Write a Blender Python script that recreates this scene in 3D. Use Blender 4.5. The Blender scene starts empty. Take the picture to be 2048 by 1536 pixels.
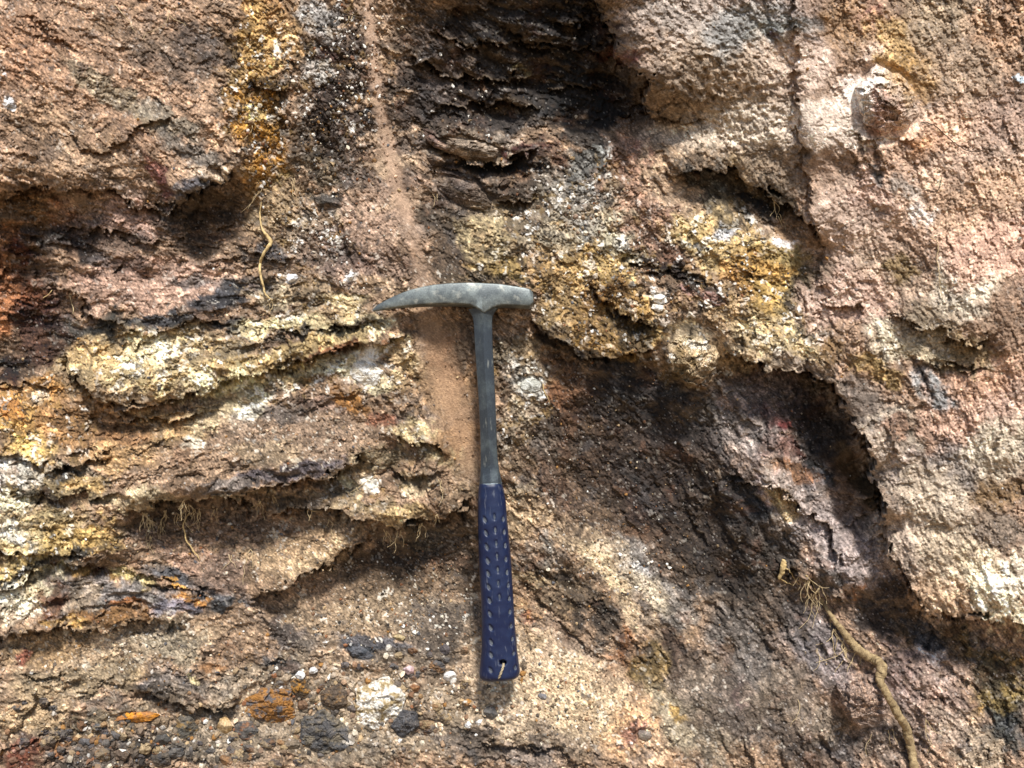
import bpy, math, random, time
import numpy as np
from mathutils import Vector, Matrix
T0 = time.time()
random.seed(7)
RNG = np.random.default_rng(11)
scene = bpy.context.scene
COL = scene.collection

# ------------------------------------------------------------------ camera
F_PX = 1592.0            # focal length measured in photograph pixels (2048 wide)
D = 0.66                 # metres from the camera to the mean plane of the outcrop (y = 0)
cam_d = bpy.data.cameras.new('camera')
cam = bpy.data.objects.new('camera', cam_d)
COL.objects.link(cam)
cam.location = (0, -D, 0)
cam.rotation_euler = (math.radians(90), 0, 0)
cam_d.sensor_width = 36
cam_d.lens = F_PX / 2048 * 36
cam_d.clip_start = 0.01
cam_d.clip_end = 500
scene.camera = cam

# ------------------------------------------------------------------ light
SUN_TO = Vector((0.14, -0.62, 0.84)).normalized()        # towards the sun: upper right, in front of the face
world = bpy.data.worlds.new('World')
scene.world = world
world.use_nodes = True
wn = world.node_tree
bg = wn.nodes['Background']
sky = wn.nodes.new('ShaderNodeTexSky')
sky.sky_type = 'NISHITA'
sky.sun_disc = False
sky.sun_elevation = math.asin(SUN_TO.z)
sky.sun_rotation = math.atan2(SUN_TO.x, SUN_TO.y)
wn.links.new(sky.outputs[0], bg.inputs[0])
bg.inputs[1].default_value = 0.095
sun_d = bpy.data.lights.new('sun', 'SUN')
sun_d.energy = 4.3
sun_d.angle = math.radians(9)
sun_d.color = (1.0, 0.965, 0.91)
sun = bpy.data.objects.new('sun', sun_d)
COL.objects.link(sun)
sun.rotation_euler = SUN_TO.to_track_quat('Z', 'Y').to_euler()
sun.location = SUN_TO * 5
vs = scene.view_settings
vs.view_transform = 'Standard'
vs.look = 'None'
vs.exposure = 0.42
vs.gamma = 1
vs.use_curve_mapping = False

# ------------------------------------------------------------------ helpers
def lin(h):
    h = h.lstrip('#')
    c = np.array([int(h[i:i + 2], 16) for i in (0, 2, 4)], dtype=np.float32) / 255
    return np.where(c <= 0.04045, c / 12.92, ((c + 0.055) / 1.055) ** 2.4).astype(np.float32)

ALB = 0.80                                               # sunlit appearance -> base colour

def ray_point(u, v, h):
    """point seen at pixel (u, v) that lies h millimetres in front of the mean plane"""
    d = D - h * 0.001
    return np.stack([(u - 1024) / F_PX * d, -h * 0.001 + 0 * u, -(v - 768) / F_PX * d], -1)

def tag(o, label=None, cat=None, group=None, kind=None):
    if label: o['label'] = label
    if cat: o['category'] = cat
    if group: o['group'] = group
    if kind: o['kind'] = kind
    return o

def mesh_np(name, verts, quads=None, tris=None, smooth=True, col=None):
    me = bpy.data.meshes.new(name)
    verts = np.ascontiguousarray(verts, dtype=np.float32)
    me.vertices.add(len(verts))
    me.vertices.foreach_set('co', verts.ravel())
    loops, starts = [], []
    n = 0
    if quads is not None and len(quads):
        loops.append(quads.ravel()); starts.append(np.arange(len(quads)) * 4); n = len(quads) * 4
    if tris is not None and len(tris):
        loops.append(tris.ravel()); starts.append(n + np.arange(len(tris)) * 3)
    loops = np.concatenate(loops).astype(np.int32); starts = np.concatenate(starts).astype(np.int32)
    me.loops.add(len(loops)); me.polygons.add(len(starts))
    me.loops.foreach_set('vertex_index', loops)
    me.polygons.foreach_set('loop_start', starts)
    me.update(calc_edges=True)
    me.polygons.foreach_set('use_smooth', np.full(len(starts), smooth, dtype=bool))
    if col is not None:
        a = me.color_attributes.new('Col', 'FLOAT_COLOR', 'POINT')
        c4 = np.ones((len(verts), 4), np.float32); c4[:, :3] = col
        a.data.foreach_set('color', c4.ravel())
    me.validate()
    return me

def link(name, me, mat=None, parent=None):
    o = bpy.data.objects.new(name, me)
    COL.objects.link(o)
    if mat and me is not None and len(me.materials) == 0: me.materials.append(mat)
    if parent: o.parent = parent
    return o

# ------------------------------------------------------------------ numpy noise
PERM = RNG.permutation(4096).astype(np.int32)
GANG = (RNG.random(4096) * 2 * np.pi).astype(np.float32)
GX, GY = np.cos(GANG), np.sin(GANG)
RND = RNG.random(4096).astype(np.float32)
RND2 = RNG.random(4096).astype(np.float32)
RND3 = RNG.random(4096).astype(np.float32)
def hsh(ix, iy, s=0):
    return PERM[(PERM[(ix + s * 131) & 4095] + iy + s * 17) & 4095]
def perlin(x, y, s=0):
    x = np.asarray(x, np.float32); y = np.asarray(y, np.float32)
    xi = np.floor(x).astype(np.int32); yi = np.floor(y).astype(np.int32)
    xf = x - xi; yf = y - yi
    u = xf * xf * xf * (xf * (xf * 6 - 15) + 10); v = yf * yf * yf * (yf * (yf * 6 - 15) + 10)
    def g(dx, dy):
        h = hsh(xi + dx, yi + dy, s)
        return GX[h] * (xf - dx) + GY[h] * (yf - dy)
    a = g(0, 0); b = g(1, 0); c = g(0, 1); d = g(1, 1)
    return ((a + (b - a) * u) * (1 - v) + (c + (d - c) * u) * v) * 1.6
def fbm(x, y, s=0, octv=4, gain=0.5):
    t = 0; a = 1; n = 0
    for k in range(octv):
        t = t + a * perlin(x * 2 ** k + 13.7 * k, y * 2 ** k - 7.1 * k, s + k); n += a; a *= gain
    return t / n
def worley(x, y, s=0):
    xi = np.floor(x).astype(np.int32); yi = np.floor(y).astype(np.int32)
    xf = (x - xi).astype(np.float32); yf = (y - yi).astype(np.float32)
    f1 = np.full(x.shape, 9, np.float32); f2 = f1.copy(); cid = np.zeros(x.shape, np.int32)
    for dx in (-1, 0, 1):
        for dy in (-1, 0, 1):
            h = hsh(xi + dx, yi + dy, s)
            d = (dx + 0.1 + 0.8 * RND[h] - xf) ** 2 + (dy + 0.1 + 0.8 * RND2[h] - yf) ** 2
            m = d < f1
            f2 = np.where(m, f1, np.minimum(f2, d)); cid = np.where(m, h, cid); f1 = np.where(m, d, f1)
    return np.sqrt(f1), np.sqrt(f2), cid
def facets(x, y, s=0):
    """every cell is a flat facet of its own tilt and level"""
    xi = np.floor(x).astype(np.int32); yi = np.floor(y).astype(np.int32)
    xf = (x - xi).astype(np.float32); yf = (y - yi).astype(np.float32)
    f1 = np.full(x.shape, 9, np.float32); out = np.zeros(x.shape, np.float32)
    for dx in (-1, 0, 1):
        for dy in (-1, 0, 1):
            h = hsh(xi + dx, yi + dy, s)
            px = dx + 0.1 + 0.8 * RND[h] - xf; py = dy + 0.1 + 0.8 * RND2[h] - yf
            d = px * px + py * py; m = d < f1
            out = np.where(m, (RND3[h] - .5) + 1.5 * GX[h] * px + 1.5 * GY[h] * py, out); f1 = np.where(m, d, f1)
    return out
def box(a, r):
    r = int(r)
    if r < 1: return a
    for ax in (0, 1):
        p = np.concatenate([np.repeat(np.take(a, [0], ax), r + 1, ax), a, np.repeat(np.take(a, [-1], ax), r, ax)], ax)
        c = np.cumsum(p.astype(np.float64), axis=ax)
        n = 2 * r + 1
        if ax == 0: a = (c[n:] - c[:-n]) / n
        else: a = (c[:, n:] - c[:, :-n]) / n
    return a.astype(np.float32)
def blur(a, r):
    return box(box(a, r), r)
def sst(a, b, x):
    t = np.clip((x - a) / (b - a), 0, 1)
    return t * t * (3 - 2 * t)

# ------------------------------------------------------------------ working grid (2 photograph pixels = 0.8 mm)
ST = 2.0
PAD = 96
us = np.arange(-PAD, 2048 + PAD + 1, ST, dtype=np.float32)
vsx = np.arange(-PAD, 1536 + PAD + 1, ST, dtype=np.float32)
U, V = np.meshgrid(us, vsx)
HH, WW = U.shape
w1x = perlin(U / 70, V / 70, 31); w1y = perlin(U / 70, V / 70, 32)
w2x = perlin(U / 22, V / 22, 33); w2y = perlin(U / 22, V / 22, 34)
w3x = perlin(U / 8, V / 8, 35); w3y = perlin(U / 8, V / 8, 36)
fax = facets(U / 44 + .3 * w2x, V / 30, 301); fay = facets(U / 44, V / 30 + .3 * w2y, 302); fbx = facets(U / 15, V / 12, 303); fby = facets(U / 15, V / 12, 304)
UW = U + 8 * w1x + 9 * fax + 3.5 * fbx + 2.5 * w3x
VW = V + 8 * w1y + 9 * fay + 3.5 * fby + 2.5 * w3y
UC = U + 26 * w1x + 15 * w2x + 7 * w3x
VC = V + 26 * w1y + 15 * w2y + 7 * w3y

# direction of the foliation, degrees, positive = dips to the right
ORI = """150 150 35;300 300 35;60 60 30;420 100 30;200 450 15;100 600 10;450 600 -5;300 700 -8;600 680 -15;100 900 5;500 930 -12;700 900 -8
250 1080 -10;60 1180 -28;300 1200 8;250 1300 -5;150 1400 -12;400 1400 15;600 1200 15;700 450 60;680 200 60;900 150 40;1100 150 10;1150 60 18
950 300 15;1000 400 20;1200 400 60;1450 200 55;1350 60 50;1700 300 65;1900 300 70;1950 800 75;1300 550 30;1500 600 35;1150 650 32;1200 850 45
1300 1000 50;1400 1150 50;1200 1100 48;1100 1350 35;1400 1400 60;1600 900 60;1750 850 55;1850 1100 60;1700 1150 50;1700 1350 60;1900 1350 50
1900 1500 55;1560 1450 60;870 750 72;900 900 75;850 1150 10;850 1350 8;1100 900 60;550 200 75;1000 1480 20;650 1420 5"""
oc = np.array([[float(t) for t in r.split()] for r in ORI.replace('\n', ';').split(';')], np.float32)
cx = np.zeros_like(U); cy = np.zeros_like(U)
for a, b, g in oc:
    w = 1 / (((U - a) ** 2 + (V - b) ** 2) / 80 ** 2 + 0.3) ** 2
    cx += w * math.cos(math.radians(2 * g)); cy += w * math.sin(math.radians(2 * g))
TH = 0.5 * np.arctan2(cy, cx) + 0.30 * perlin(U / 120, V / 120, 40) + 0.28 * perlin(U / 40, V / 40, 41)
DX, DY = np.cos(TH), np.sin(TH)
def lic(n, L, step=1.0):
    """smear a noise field along the foliation"""
    acc = n.copy(); cnt = 1
    gx0, gy0 = np.meshgrid(np.arange(WW, dtype=np.float32), np.arange(HH, dtype=np.float32))
    for sg in (1, -1):
        x = gx0.copy(); y = gy0.copy()
        ix = x.astype(np.int32); iy = y.astype(np.int32)
        for k in range(L):
            x += sg * step * DX[iy, ix]; y += sg * step * DY[iy, ix]
            ix = np.clip(x + .5, 0, WW - 1).astype(np.int32); iy = np.clip(y + .5, 0, HH - 1).astype(np.int32)
            acc += n[iy, ix]; cnt += 1
    acc /= cnt
    acc -= acc.mean()
    return acc / (acc.std() + 1e-9)
white = RNG.standard_normal(U.shape).astype(np.float32)
L_fine = lic(white, 3)
L_mid = lic(box(white, 1) * 3 + perlin(U / 9, V / 9, 50), 5)
L_big = lic(perlin(U / 16, V / 16, 51) + .5 * perlin(U / 8, V / 8, 52), 6, 1.7)
L_huge = lic(perlin(U / 40, V / 40, 53) + .4 * perlin(U / 16, V / 16, 54), 8, 2.6)
print('noise', time.time() - T0)
# ------------------------------------------------------------------ rock colours, with shade painted into the hollows and gaps: cx cy rx ry rot colour [weight]
COLS = """
150 150 300 260 0 b08a6c
60 100 100 60 15 b88a68
100 260 130 50 20 ad8a6a
230 190 130 22 35 8d7f66 .8
330 110 90 50 30 806b5a .8
430 110 50 55 40 6f6258 .8
400 90 60 30 30 5d544e .6
250 60 90 40 20 93785f .6
340 240 80 22 30 908470 .8
380 300 70 26 15 7c7469 .8
445 275 34 42 60 c89c78
200 330 110 60 25 a98a6c .8
60 300 70 60 20 8f7258 .6
310 352 58 13 57 9c6456 .95
325 380 30 12 60 84504a .8
395 372 60 20 -8 606066 .9
430 345 50 12 0 c6ac90
240 380 60 30 10 9c8474 .7
90 345 90 24 10 9a7a5c .7
20 205 12 15 0 ffffff
8 150 8 5 0 ffffff
60 420 80 44 5 86603a
130 425 34 26 10 9c5f36 .8
40 500 70 60 0 5e3f2a
20 470 30 20 0 8c5a34
250 440 110 46 5 ab8876
170 410 50 26 10 8e7260 .7
200 480 90 24 10 7c6558 .7
130 475 46 30 0 4c4440
20 525 26 40 0 7c3c26
400 425 80 36 0 5a4a3e
420 480 80 30 0 7c6450
470 520 60 26 0 94785e
300 570 190 60 -5 b8927c
180 540 50 40 20 a07c68
250 530 60 20 10 8a6a5c .7
380 560 40 14 -10 6c6460 .8
500 570 66 22 -5 5a5a5c
430 600 60 16 -10 4e4f54
540 505 40 18 5 625c5c
60 620 80 60 20 62372c
80 560 50 30 20 5c4438 .8
60 585 36 30 20 a05a34 .7
8 600 22 80 0 b87446
180 660 90 28 -5 5f5b52
90 700 70 34 10 644436
14 725 50 30 0 33241f
330 640 90 14 -8 55565a
450 650 60 12 -5 57565a
300 725 190 62 -6 d6ba84
290 700 90 26 -8 ead3a0
190 715 60 46 -5 d2ad74
255 722 14 12 0 fff6e0
262 752 18 6 0 fff2d4
330 690 30 22 0 fae8be
400 752 34 15 -10 f2e0b6
420 705 90 22 -14 af9670
140 770 36 20 0 8a6a44 .8
230 790 90 14 8 9c7a52 .8
590 640 130 20 -8 e0cc98
590 632 30 12 0 fff4dc
700 655 90 22 -8 c8b78e
760 690 60 14 -15 d2be92
640 660 120 9 -10 5e564a .9
560 705 190 13 -13 cfae72
520 735 150 10 -14 a57c40 .8
700 690 90 6 -12 9a5a30 .9
70 790 70 40 5 ca9048
40 840 60 50 0 dca858
25 815 30 20 0 c07830 .8
60 900 70 30 0 e4ba68
130 850 70 40 5 c48e54
85 800 26 12 0 e8c8a0
220 840 110 40 0 a87e54
230 910 100 34 0 b99060
340 850 90 36 -8 b49060
250 870 60 20 0 8f5f3a .6
385 885 22 13 0 f6ead0
470 765 110 28 -12 dccf9e
470 830 24 16 0 efe4cc
430 830 70 28 -10 c4ac84
500 800 40 34 -30 e0d4a8
490 835 44 18 -40 f2ecd8 .9
600 740 90 22 -10 cdb684
655 738 50 14 -8 e6dcb8
740 745 50 34 10 f8f3ea
735 715 34 20 0 fcf8f0
700 740 30 24 0 e8dab2
760 770 40 16 20 d8c8a0 .9
805 735 46 50 20 ceb080
850 790 40 50 60 bb9468 .8
600 870 220 50 -4 9c8068
560 820 70 26 0 786a60
640 800 60 20 0 8a7468 .8
530 905 80 24 0 a48a6c
700 800 42 13 28 a06a2c .95
765 838 40 15 10 a4684c .9
830 850 50 30 20 8c7a6c .8
870 815 26 18 30 857872
850 870 60 30 10 c8b080
880 905 44 22 10 c4ae80
560 945 160 16 -9 6c6266
440 970 90 12 -6 8a7b70
470 990 90 10 -3 b8a484
700 940 70 30 -10 b09878
700 970 34 26 20 d8c9a0
745 962 22 15 0 f4ead8
790 945 30 26 30 4c423a .9
760 915 60 20 0 8a7a5c .8
830 965 40 34 0 bca682
700 1010 90 26 14 a8906e
800 1030 60 18 -10 bf9f6c
600 1000 90 14 0 8a7258
20 950 54 36 0 f6eedc
30 1000 50 24 0 eaddb6
110 955 60 26 0 a0927a
130 948 24 20 0 54493e .9
70 985 80 8 10 4e4636 .9
150 985 90 14 10 927c56
290 1000 90 22 0 c2ac86
170 965 50 16 0 cda566
60 1060 110 48 -12 dcc28a
30 1055 36 26 -12 faf2de
170 1075 90 26 -12 cba45a
110 1045 60 20 -10 b89a68 .8
60 1130 100 34 -22 d8b874
90 1160 80 26 -26 f0deb2
20 1200 46 40 -25 f6e8c8
22 1168 22 16 0 fff6de
90 1130 130 8 -22 3a3c3a .9
400 1075 190 50 0 9c7c62
330 1050 60 30 0 6e5844 .8
500 1130 120 44 10 a48768
620 1095 130 50 -20 b0906c
650 1110 90 30 -30 c6a67e
380 1120 70 26 10 a98670
200 1150 80 14 5 8c6830
225 1143 30 9 10 6e3424
270 1158 46 15 20 ccb472
250 1192 180 26 5 8a817c
400 1170 110 18 18 6c6c70
355 1168 26 7 15 dc9c34
395 1203 60 9 15 c4843c
250 1205 36 7 5 b06c34
110 1210 44 26 0 84503a
170 1200 40 40 -20 94806a
230 1228 120 16 -5 94683a
350 1215 50 14 0 8c8690
130 1242 50 11 0 b88c48
440 1150 70 40 10 947866
445 1212 40 13 -5 4a5054
250 1292 240 50 -8 b89c7c
100 1290 100 40 -14 a8865e
50 1320 13 22 30 a05c48
330 1290 80 40 0 a09078
265 1345 26 10 -20 d8b480
320 1375 60 12 10 544f50
400 1370 110 26 5 746a64
340 1390 60 11 20 36302e .8
150 1365 150 36 -12 a28c6e
430 1335 30 10 10 b8804e
380 1358 10 9 0 ecd8a0
60 1430 80 40 -12 b89a74
60 1505 70 30 -10 8c4c38
150 1490 70 26 -12 9c6c40
200 1440 130 30 -12 8c7a60
260 1500 200 40 -10 726458
420 1480 130 50 0 857664
800 1150 160 64 0 826a52
820 1110 110 44 0 5c4a3c
760 1230 180 50 0 9c8468
620 1250 100 50 10 a0866a
880 1260 80 70 0 8c7a68
890 1290 60 60 0 6a5c50 .7
580 1270 70 26 25 756860
760 1290 100 16 8 6a686c
720 1300 40 14 5 54585e
820 1315 90 22 0 7c6c5c
560 1330 100 26 -20 8c7a66
700 1420 380 100 0 aa947a
560 1330 60 16 30 5c5c5c .8
1080 1340 160 90 20 c4a888
1050 1440 140 60 20 c4aa8a
1160 1400 130 70 30 ceb08a
1270 1450 50 70 50 cfa074
1305 1515 40 30 60 e6ba92
1262 1465 20 30 45 a0705c
1000 1500 160 30 12 8a786a
930 1480 90 26 10 78695c
1100 1480 60 30 30 96806a
700 1500 160 40 0 98846c
1060 1030 60 54 40 ba9c78
1085 1110 46 36 20 8f877c
1070 1155 70 14 10 a68c68
1070 1240 60 30 30 bf9468
1060 1240 16 12 0 b8663c .8
1130 1275 80 30 30 a48a74
1060 1280 50 30 0 b89c7a
1150 1190 70 60 45 76624c
1200 1240 60 30 45 5c4e42
1150 1060 70 34 45 ba9e7c
1215 1140 80 24 48 cfb48c
1270 1230 70 26 50 bba07e
1330 1290 80 24 50 a8917a
1090 1145 90 8 20 4a3e34 .8
1280 1130 80 36 40 a49c94
1275 1135 30 14 20 d8d8d8
1330 1190 80 50 50 8c8278
1265 1300 50 44 45 8c5c3a
1310 1345 70 50 50 8a7044
1360 1300 80 30 55 5a463a
1390 1370 60 50 55 8d7b6a
1350 1430 80 50 50 a8977c
1430 1460 80 50 50 8c7c66
1350 1425 30 12 40 b08a48
1500 1400 90 120 60 7c6c60
1485 1390 20 34 0 7e6660
1480 1290 90 70 55 7a7068
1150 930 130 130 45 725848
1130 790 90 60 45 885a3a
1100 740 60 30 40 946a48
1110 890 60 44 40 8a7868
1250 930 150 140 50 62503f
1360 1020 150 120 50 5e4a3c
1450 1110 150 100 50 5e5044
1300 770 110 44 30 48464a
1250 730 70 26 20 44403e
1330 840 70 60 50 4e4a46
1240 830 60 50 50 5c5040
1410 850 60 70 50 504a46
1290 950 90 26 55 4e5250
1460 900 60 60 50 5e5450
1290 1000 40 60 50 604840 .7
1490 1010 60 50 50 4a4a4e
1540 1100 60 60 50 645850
1050 720 70 50 30 a08868
1150 680 80 24 30 4a423a .9
1035 745 50 24 40 ccc2b2
1062 772 34 24 0 dcdcd2
1040 825 34 50 0 c6b296
1035 900 40 50 20 8a745c
1000 720 30 60 0 85755e
1035 980 50 30 10 a08a6c
700 120 90 110 0 7a665a
690 200 80 90 0 6c5a50
640 40 60 40 0 a8a098
630 130 40 34 0 c4baae .9
600 100 20 20 0 352f2c
650 115 26 16 0 8a4440 .9
680 290 90 70 0 6a5848
640 330 60 40 0 7a6a56
655 402 40 17 15 5c5650
710 350 60 44 40 8a7260
540 60 60 80 0 d0a46e
530 20 60 26 0 b08050
515 150 50 60 0 deae6c
520 175 54 20 -10 6c4e24 .8
515 235 56 50 0 c8943c
505 225 24 18 0 e8b84c
542 228 14 14 0 fff8e8
540 300 44 46 0 c48c30
520 320 28 34 20 dca040
555 270 18 40 0 7c5420 .8
550 350 40 30 0 a4854c
505 360 20 40 0 c89450
470 60 26 40 20 8b6a4a
475 160 22 40 0 8c7458
560 430 80 60 20 ac906c
625 470 60 44 30 b69e84
660 470 26 22 0 f2e8e4
600 450 18 16 0 e8dccc
700 480 90 40 20 a88a78
720 430 60 26 20 bf9c84
770 440 60 50 30 b2917a
700 520 90 40 10 8c7468
830 520 46 60 60 8c7058
560 590 60 30 -10 ccb896
584 555 15 10 -20 ffffff
520 560 30 12 0 74685c
640 590 60 40 10 a68c6c
700 560 60 30 10 a68874
702 552 10 12 0 f8f4ec
760 570 60 26 0 b09070
690 600 60 14 0 c8b080 .9
620 620 60 12 -10 a88c6c
790 540 50 30 20 a28470
745 60 17 100 83 bd9b7c
745 150 17 90 83 b8957a
765 270 24 90 78 b8967a
795 370 26 60 70 b0907a
830 470 26 60 65 a88a72
870 660 30 90 84 9a7858
890 780 40 90 75 a8825c
925 880 30 90 80 b48a62
900 740 60 40 70 9c7050 .8
870 780 70 60 60 b08c68 .6
930 700 26 60 0 7a6450
930 960 30 50 0 a08668
900 1010 50 30 0 94785c
930 1100 40 90 0 6c5a4a
850 1070 60 30 0 70604c
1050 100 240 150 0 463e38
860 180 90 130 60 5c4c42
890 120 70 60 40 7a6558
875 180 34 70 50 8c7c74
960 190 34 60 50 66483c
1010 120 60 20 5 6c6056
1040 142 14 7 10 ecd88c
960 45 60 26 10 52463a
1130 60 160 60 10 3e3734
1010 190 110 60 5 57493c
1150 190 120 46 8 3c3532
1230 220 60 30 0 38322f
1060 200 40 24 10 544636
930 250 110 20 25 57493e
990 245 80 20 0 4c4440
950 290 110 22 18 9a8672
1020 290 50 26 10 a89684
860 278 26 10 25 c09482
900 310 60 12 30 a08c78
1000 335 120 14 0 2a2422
940 385 90 40 20 78665a
900 350 40 30 40 5c4c44
1030 385 80 40 5 6a5a4c
1050 300 50 12 0 74423e
1060 330 40 10 0 4c4440
900 450 100 44 30 6c5c4c
900 520 60 46 30 6a5746
1010 440 80 34 20 8a785e
980 480 70 36 20 b49e74
1000 540 60 30 20 a88a50
950 560 60 20 0 746048
1100 310 50 30 10 725444
1170 275 60 22 0 5a5048
1150 400 70 70 70 b4aa9c
1180 330 60 30 10 76746e
1210 300 26 9 20 c8c8c0
1130 480 30 70 80 a4a49e
1100 480 60 40 0 b6a68a
1100 420 40 40 0 a09078
1240 470 60 50 40 ccc0a0
1250 490 28 16 50 f0ead4
1200 420 50 40 0 bcb2a0
1260 310 60 54 40 bc8e74
1290 300 20 30 0 b47864 .8
1230 340 40 40 0 9a7460
1300 250 70 26 0 8a6c58
1310 220 60 24 10 6a5a54
1330 320 50 46 0 b89878
1290 390 60 44 40 c0947a
1360 400 70 40 20 b8987a
1340 440 60 26 30 9c7460
1300 470 60 40 35 b08870
1340 510 60 20 40 8c6a58
1400 370 60 30 40 5c564e
1430 350 26 26 0 98a4a6
1440 400 60 34 40 6c5e48
1510 370 80 44 40 b0946a
1540 430 90 18 35 302c28
1400 480 80 50 30 dcbe82
1480 500 100 60 35 d8b67a
1450 462 20 14 0 c8ccd0
1560 520 60 60 40 a48c54
1530 560 80 50 30 d09c4c
1480 560 50 26 30 c89048
1430 600 80 34 35 caa678
1380 560 80 12 25 54443c .9
1330 530 90 9 25 40342e .9
1400 590 50 12 20 b88a84 .8
1310 605 22 28 0 f2e8d8
1180 570 130 60 20 bc955c
1250 610 80 60 40 c49a58
1300 660 40 22 40 b49458
1210 530 80 40 20 cca868
1130 610 60 50 0 ba9a68
1180 650 90 34 30 a8824c
1220 590 26 60 70 8a5f30 .7
1200 690 90 22 20 a88044
1250 660 60 36 20 6c5636
1550 600 60 50 40 caa258
1590 600 40 60 40 907c54
1620 560 30 60 60 6c5c42
1600 640 50 26 20 54503e
1560 680 110 44 20 d4b888
1400 690 70 50 20 cdb492
1370 670 50 26 0 e0ceac
1500 720 100 26 22 ccb08a
1360 740 50 40 0 8a7048
1600 740 80 24 25 a8927a
1430 60 220 130 0 baa292
1350 30 90 60 40 b8a698
1240 110 17 66 88 8c4644
1215 50 30 30 0 6a4640 .8
1330 100 80 30 0 b89c86
1430 160 120 100 40 b2987e
1330 190 60 60 40 8a705a
1400 260 120 60 45 a48a70
1500 60 60 110 80 a8a49e
1560 60 24 80 80 9c9c94
1550 70 12 9 0 5c5c8c .9
1500 250 60 100 60 a8907a
1560 320 50 80 60 a08870
1620 250 60 330 88 dcc6ae
1600 120 60 120 80 d4b8a0
1720 120 80 60 50 cfae90
1760 180 80 60 50 e4d4c2
1770 170 40 30 50 f4ecdc
1780 235 60 40 30 b88c7c
1700 130 50 20 20 a07c5c .8
1690 50 60 60 30 ac865e
1755 30 50 40 50 ac8468
1760 35 24 20 40 a06c5c .8
1790 90 70 40 65 c09a60
1840 150 60 90 65 bc9050
1900 50 120 80 30 ac9474
1990 70 80 60 0 b89878
2020 50 50 80 60 b8906c
1930 180 120 80 60 b69a7c
1860 215 24 14 0 8a857c
2035 155 18 8 0 c8dce0
1900 350 170 170 60 cfa888
1900 330 90 60 60 dca880
1850 300 40 20 30 d09058 .8
2000 350 100 200 80 bc9e84
2010 230 60 60 60 b89880
1960 390 60 140 75 d0a884
1745 360 30 18 30 6e6860
1810 370 40 18 30 a09484 .8
1700 450 110 90 70 cdae94
1740 400 60 40 60 c8a48c
1840 420 30 30 0 ecd8c4
1770 560 90 60 60 b89c80
1800 540 40 20 40 8a7040 .8
1930 570 70 90 65 d8c8aa
1900 560 50 40 60 b0a088
1860 640 60 40 20 a08c70
1990 500 70 120 80 d0a488
1720 600 70 60 60 c4a088
1660 600 50 90 80 caa890
1690 700 50 40 60 b89474
1660 705 30 24 0 8c6a40 .9
1640 450 40 120 80 c0a48c
1570 480 24 14 10 e8e4e0 .9
1600 470 60 24 20 a07c58
1790 680 60 50 20 c8b89c
1860 700 80 40 10 b8a684
1780 660 30 30 0 dccca8 .8
1750 740 60 22 30 a88850
1960 720 80 40 20 9a8058
2010 800 70 140 80 c8a288
1970 760 40 90 70 cc9e7c
1900 840 80 60 60 c49c80
1860 780 50 30 50 92928c
1780 860 90 50 50 b0a088
1800 930 120 60 55 a8957e
1790 850 34 22 0 98745a .9
1830 930 44 50 60 7c6668
1900 960 80 70 60 90857c
2000 900 60 90 70 d0bea0
1870 1010 120 70 60 bca88c
1990 990 70 40 0 8c6e48
1990 1060 60 50 0 96826c
1800 1080 110 60 60 b8a28a
1900 1110 110 60 60 c2ac8c
1980 1170 80 60 20 eed8ac
2030 1150 40 60 60 fae8c4
1880 1190 80 44 40 c8a680
2000 1225 60 30 20 ecd8ac
1700 800 60 60 50 8c7c6c
1640 760 60 26 30 968470
1560 770 60 24 30 80706c
1500 790 60 40 40 8a7878
1600 830 60 60 40 4e4240
1540 835 48 36 20 70504c
1560 845 24 20 0 70504c
1505 820 30 14 20 70504c
1512 870 30 26 40 ac9a90
1500 915 50 34 30 b89680
1560 905 60 26 20 6a3a30
1580 935 40 17 10 744c34
1610 955 40 17 20 7c5434
1650 890 60 60 50 4a4440
1630 950 44 30 50 4a5054
1700 930 60 22 62 70583a
1740 990 34 20 70 5c4a30
1570 1010 60 34 40 c0a680
1530 975 40 30 30 c8a0a0
1480 960 34 40 30 746a66
1640 1050 100 40 50 a8968c
1580 1060 50 40 30 8c7c70
1560 1120 50 30 50 60564c
1700 1110 100 60 60 a4948a
1640 1150 50 26 40 6a6258
1722 1186 15 14 0 b06a2c
1790 1220 110 40 35 625040
1760 1240 60 40 40 584c44
1900 1290 110 34 20 6c583e
1980 1300 80 26 10 74603c
2020 1320 40 12 0 b88a40
2000 1350 60 40 0 5c5038
2010 1440 60 60 0 4e524c
1990 1400 70 26 0 846e3a
1945 1430 16 26 70 b88c38
1850 1400 110 100 50 a48a78
1800 1340 60 40 50 8c7468
1860 1300 36 22 60 ccb8aa
1850 1270 50 20 40 54504e
1640 1300 90 60 40 8a7e78
1600 1240 80 40 40 706660
1560 1380 50 90 60 8c7a68
1640 1460 80 60 50 8c7c68
1600 1500 100 40 40 6e5e50
1700 1510 60 30 0 6a5e54
1780 1480 60 60 60 8a7664
1950 1500 100 50 40 ae987a
1900 1460 70 40 50 a08a74
515 80 44 90 0 d8a860
500 160 40 40 0 e4b468
512 240 46 60 0 d09028
535 310 34 50 0 cc8c28
520 180 34 14 -10 5c4020 .8
556 240 12 40 0 4c3a24 .7
505 222 20 16 0 f4d080
538 226 12 12 0 fff8e8
690 130 70 120 0 5e4c42 .75
700 250 70 80 0 584840 .75
640 40 40 30 0 b8b0a8
648 140 30 18 0 d8d0c4 .8
830 100 50 130 0 54463e .6
870 200 50 120 0 52443c .6
800 330 24 110 0 64544a .7
742 40 9 80 84 c8a688
748 120 9 80 84 c4a284
756 200 10 70 82 c2a080
770 270 13 60 76 c0a082
786 330 15 60 76 b89a7c
806 400 17 60 70 b49478
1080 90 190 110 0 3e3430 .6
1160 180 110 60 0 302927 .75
960 60 70 60 0 44382f .7
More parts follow.
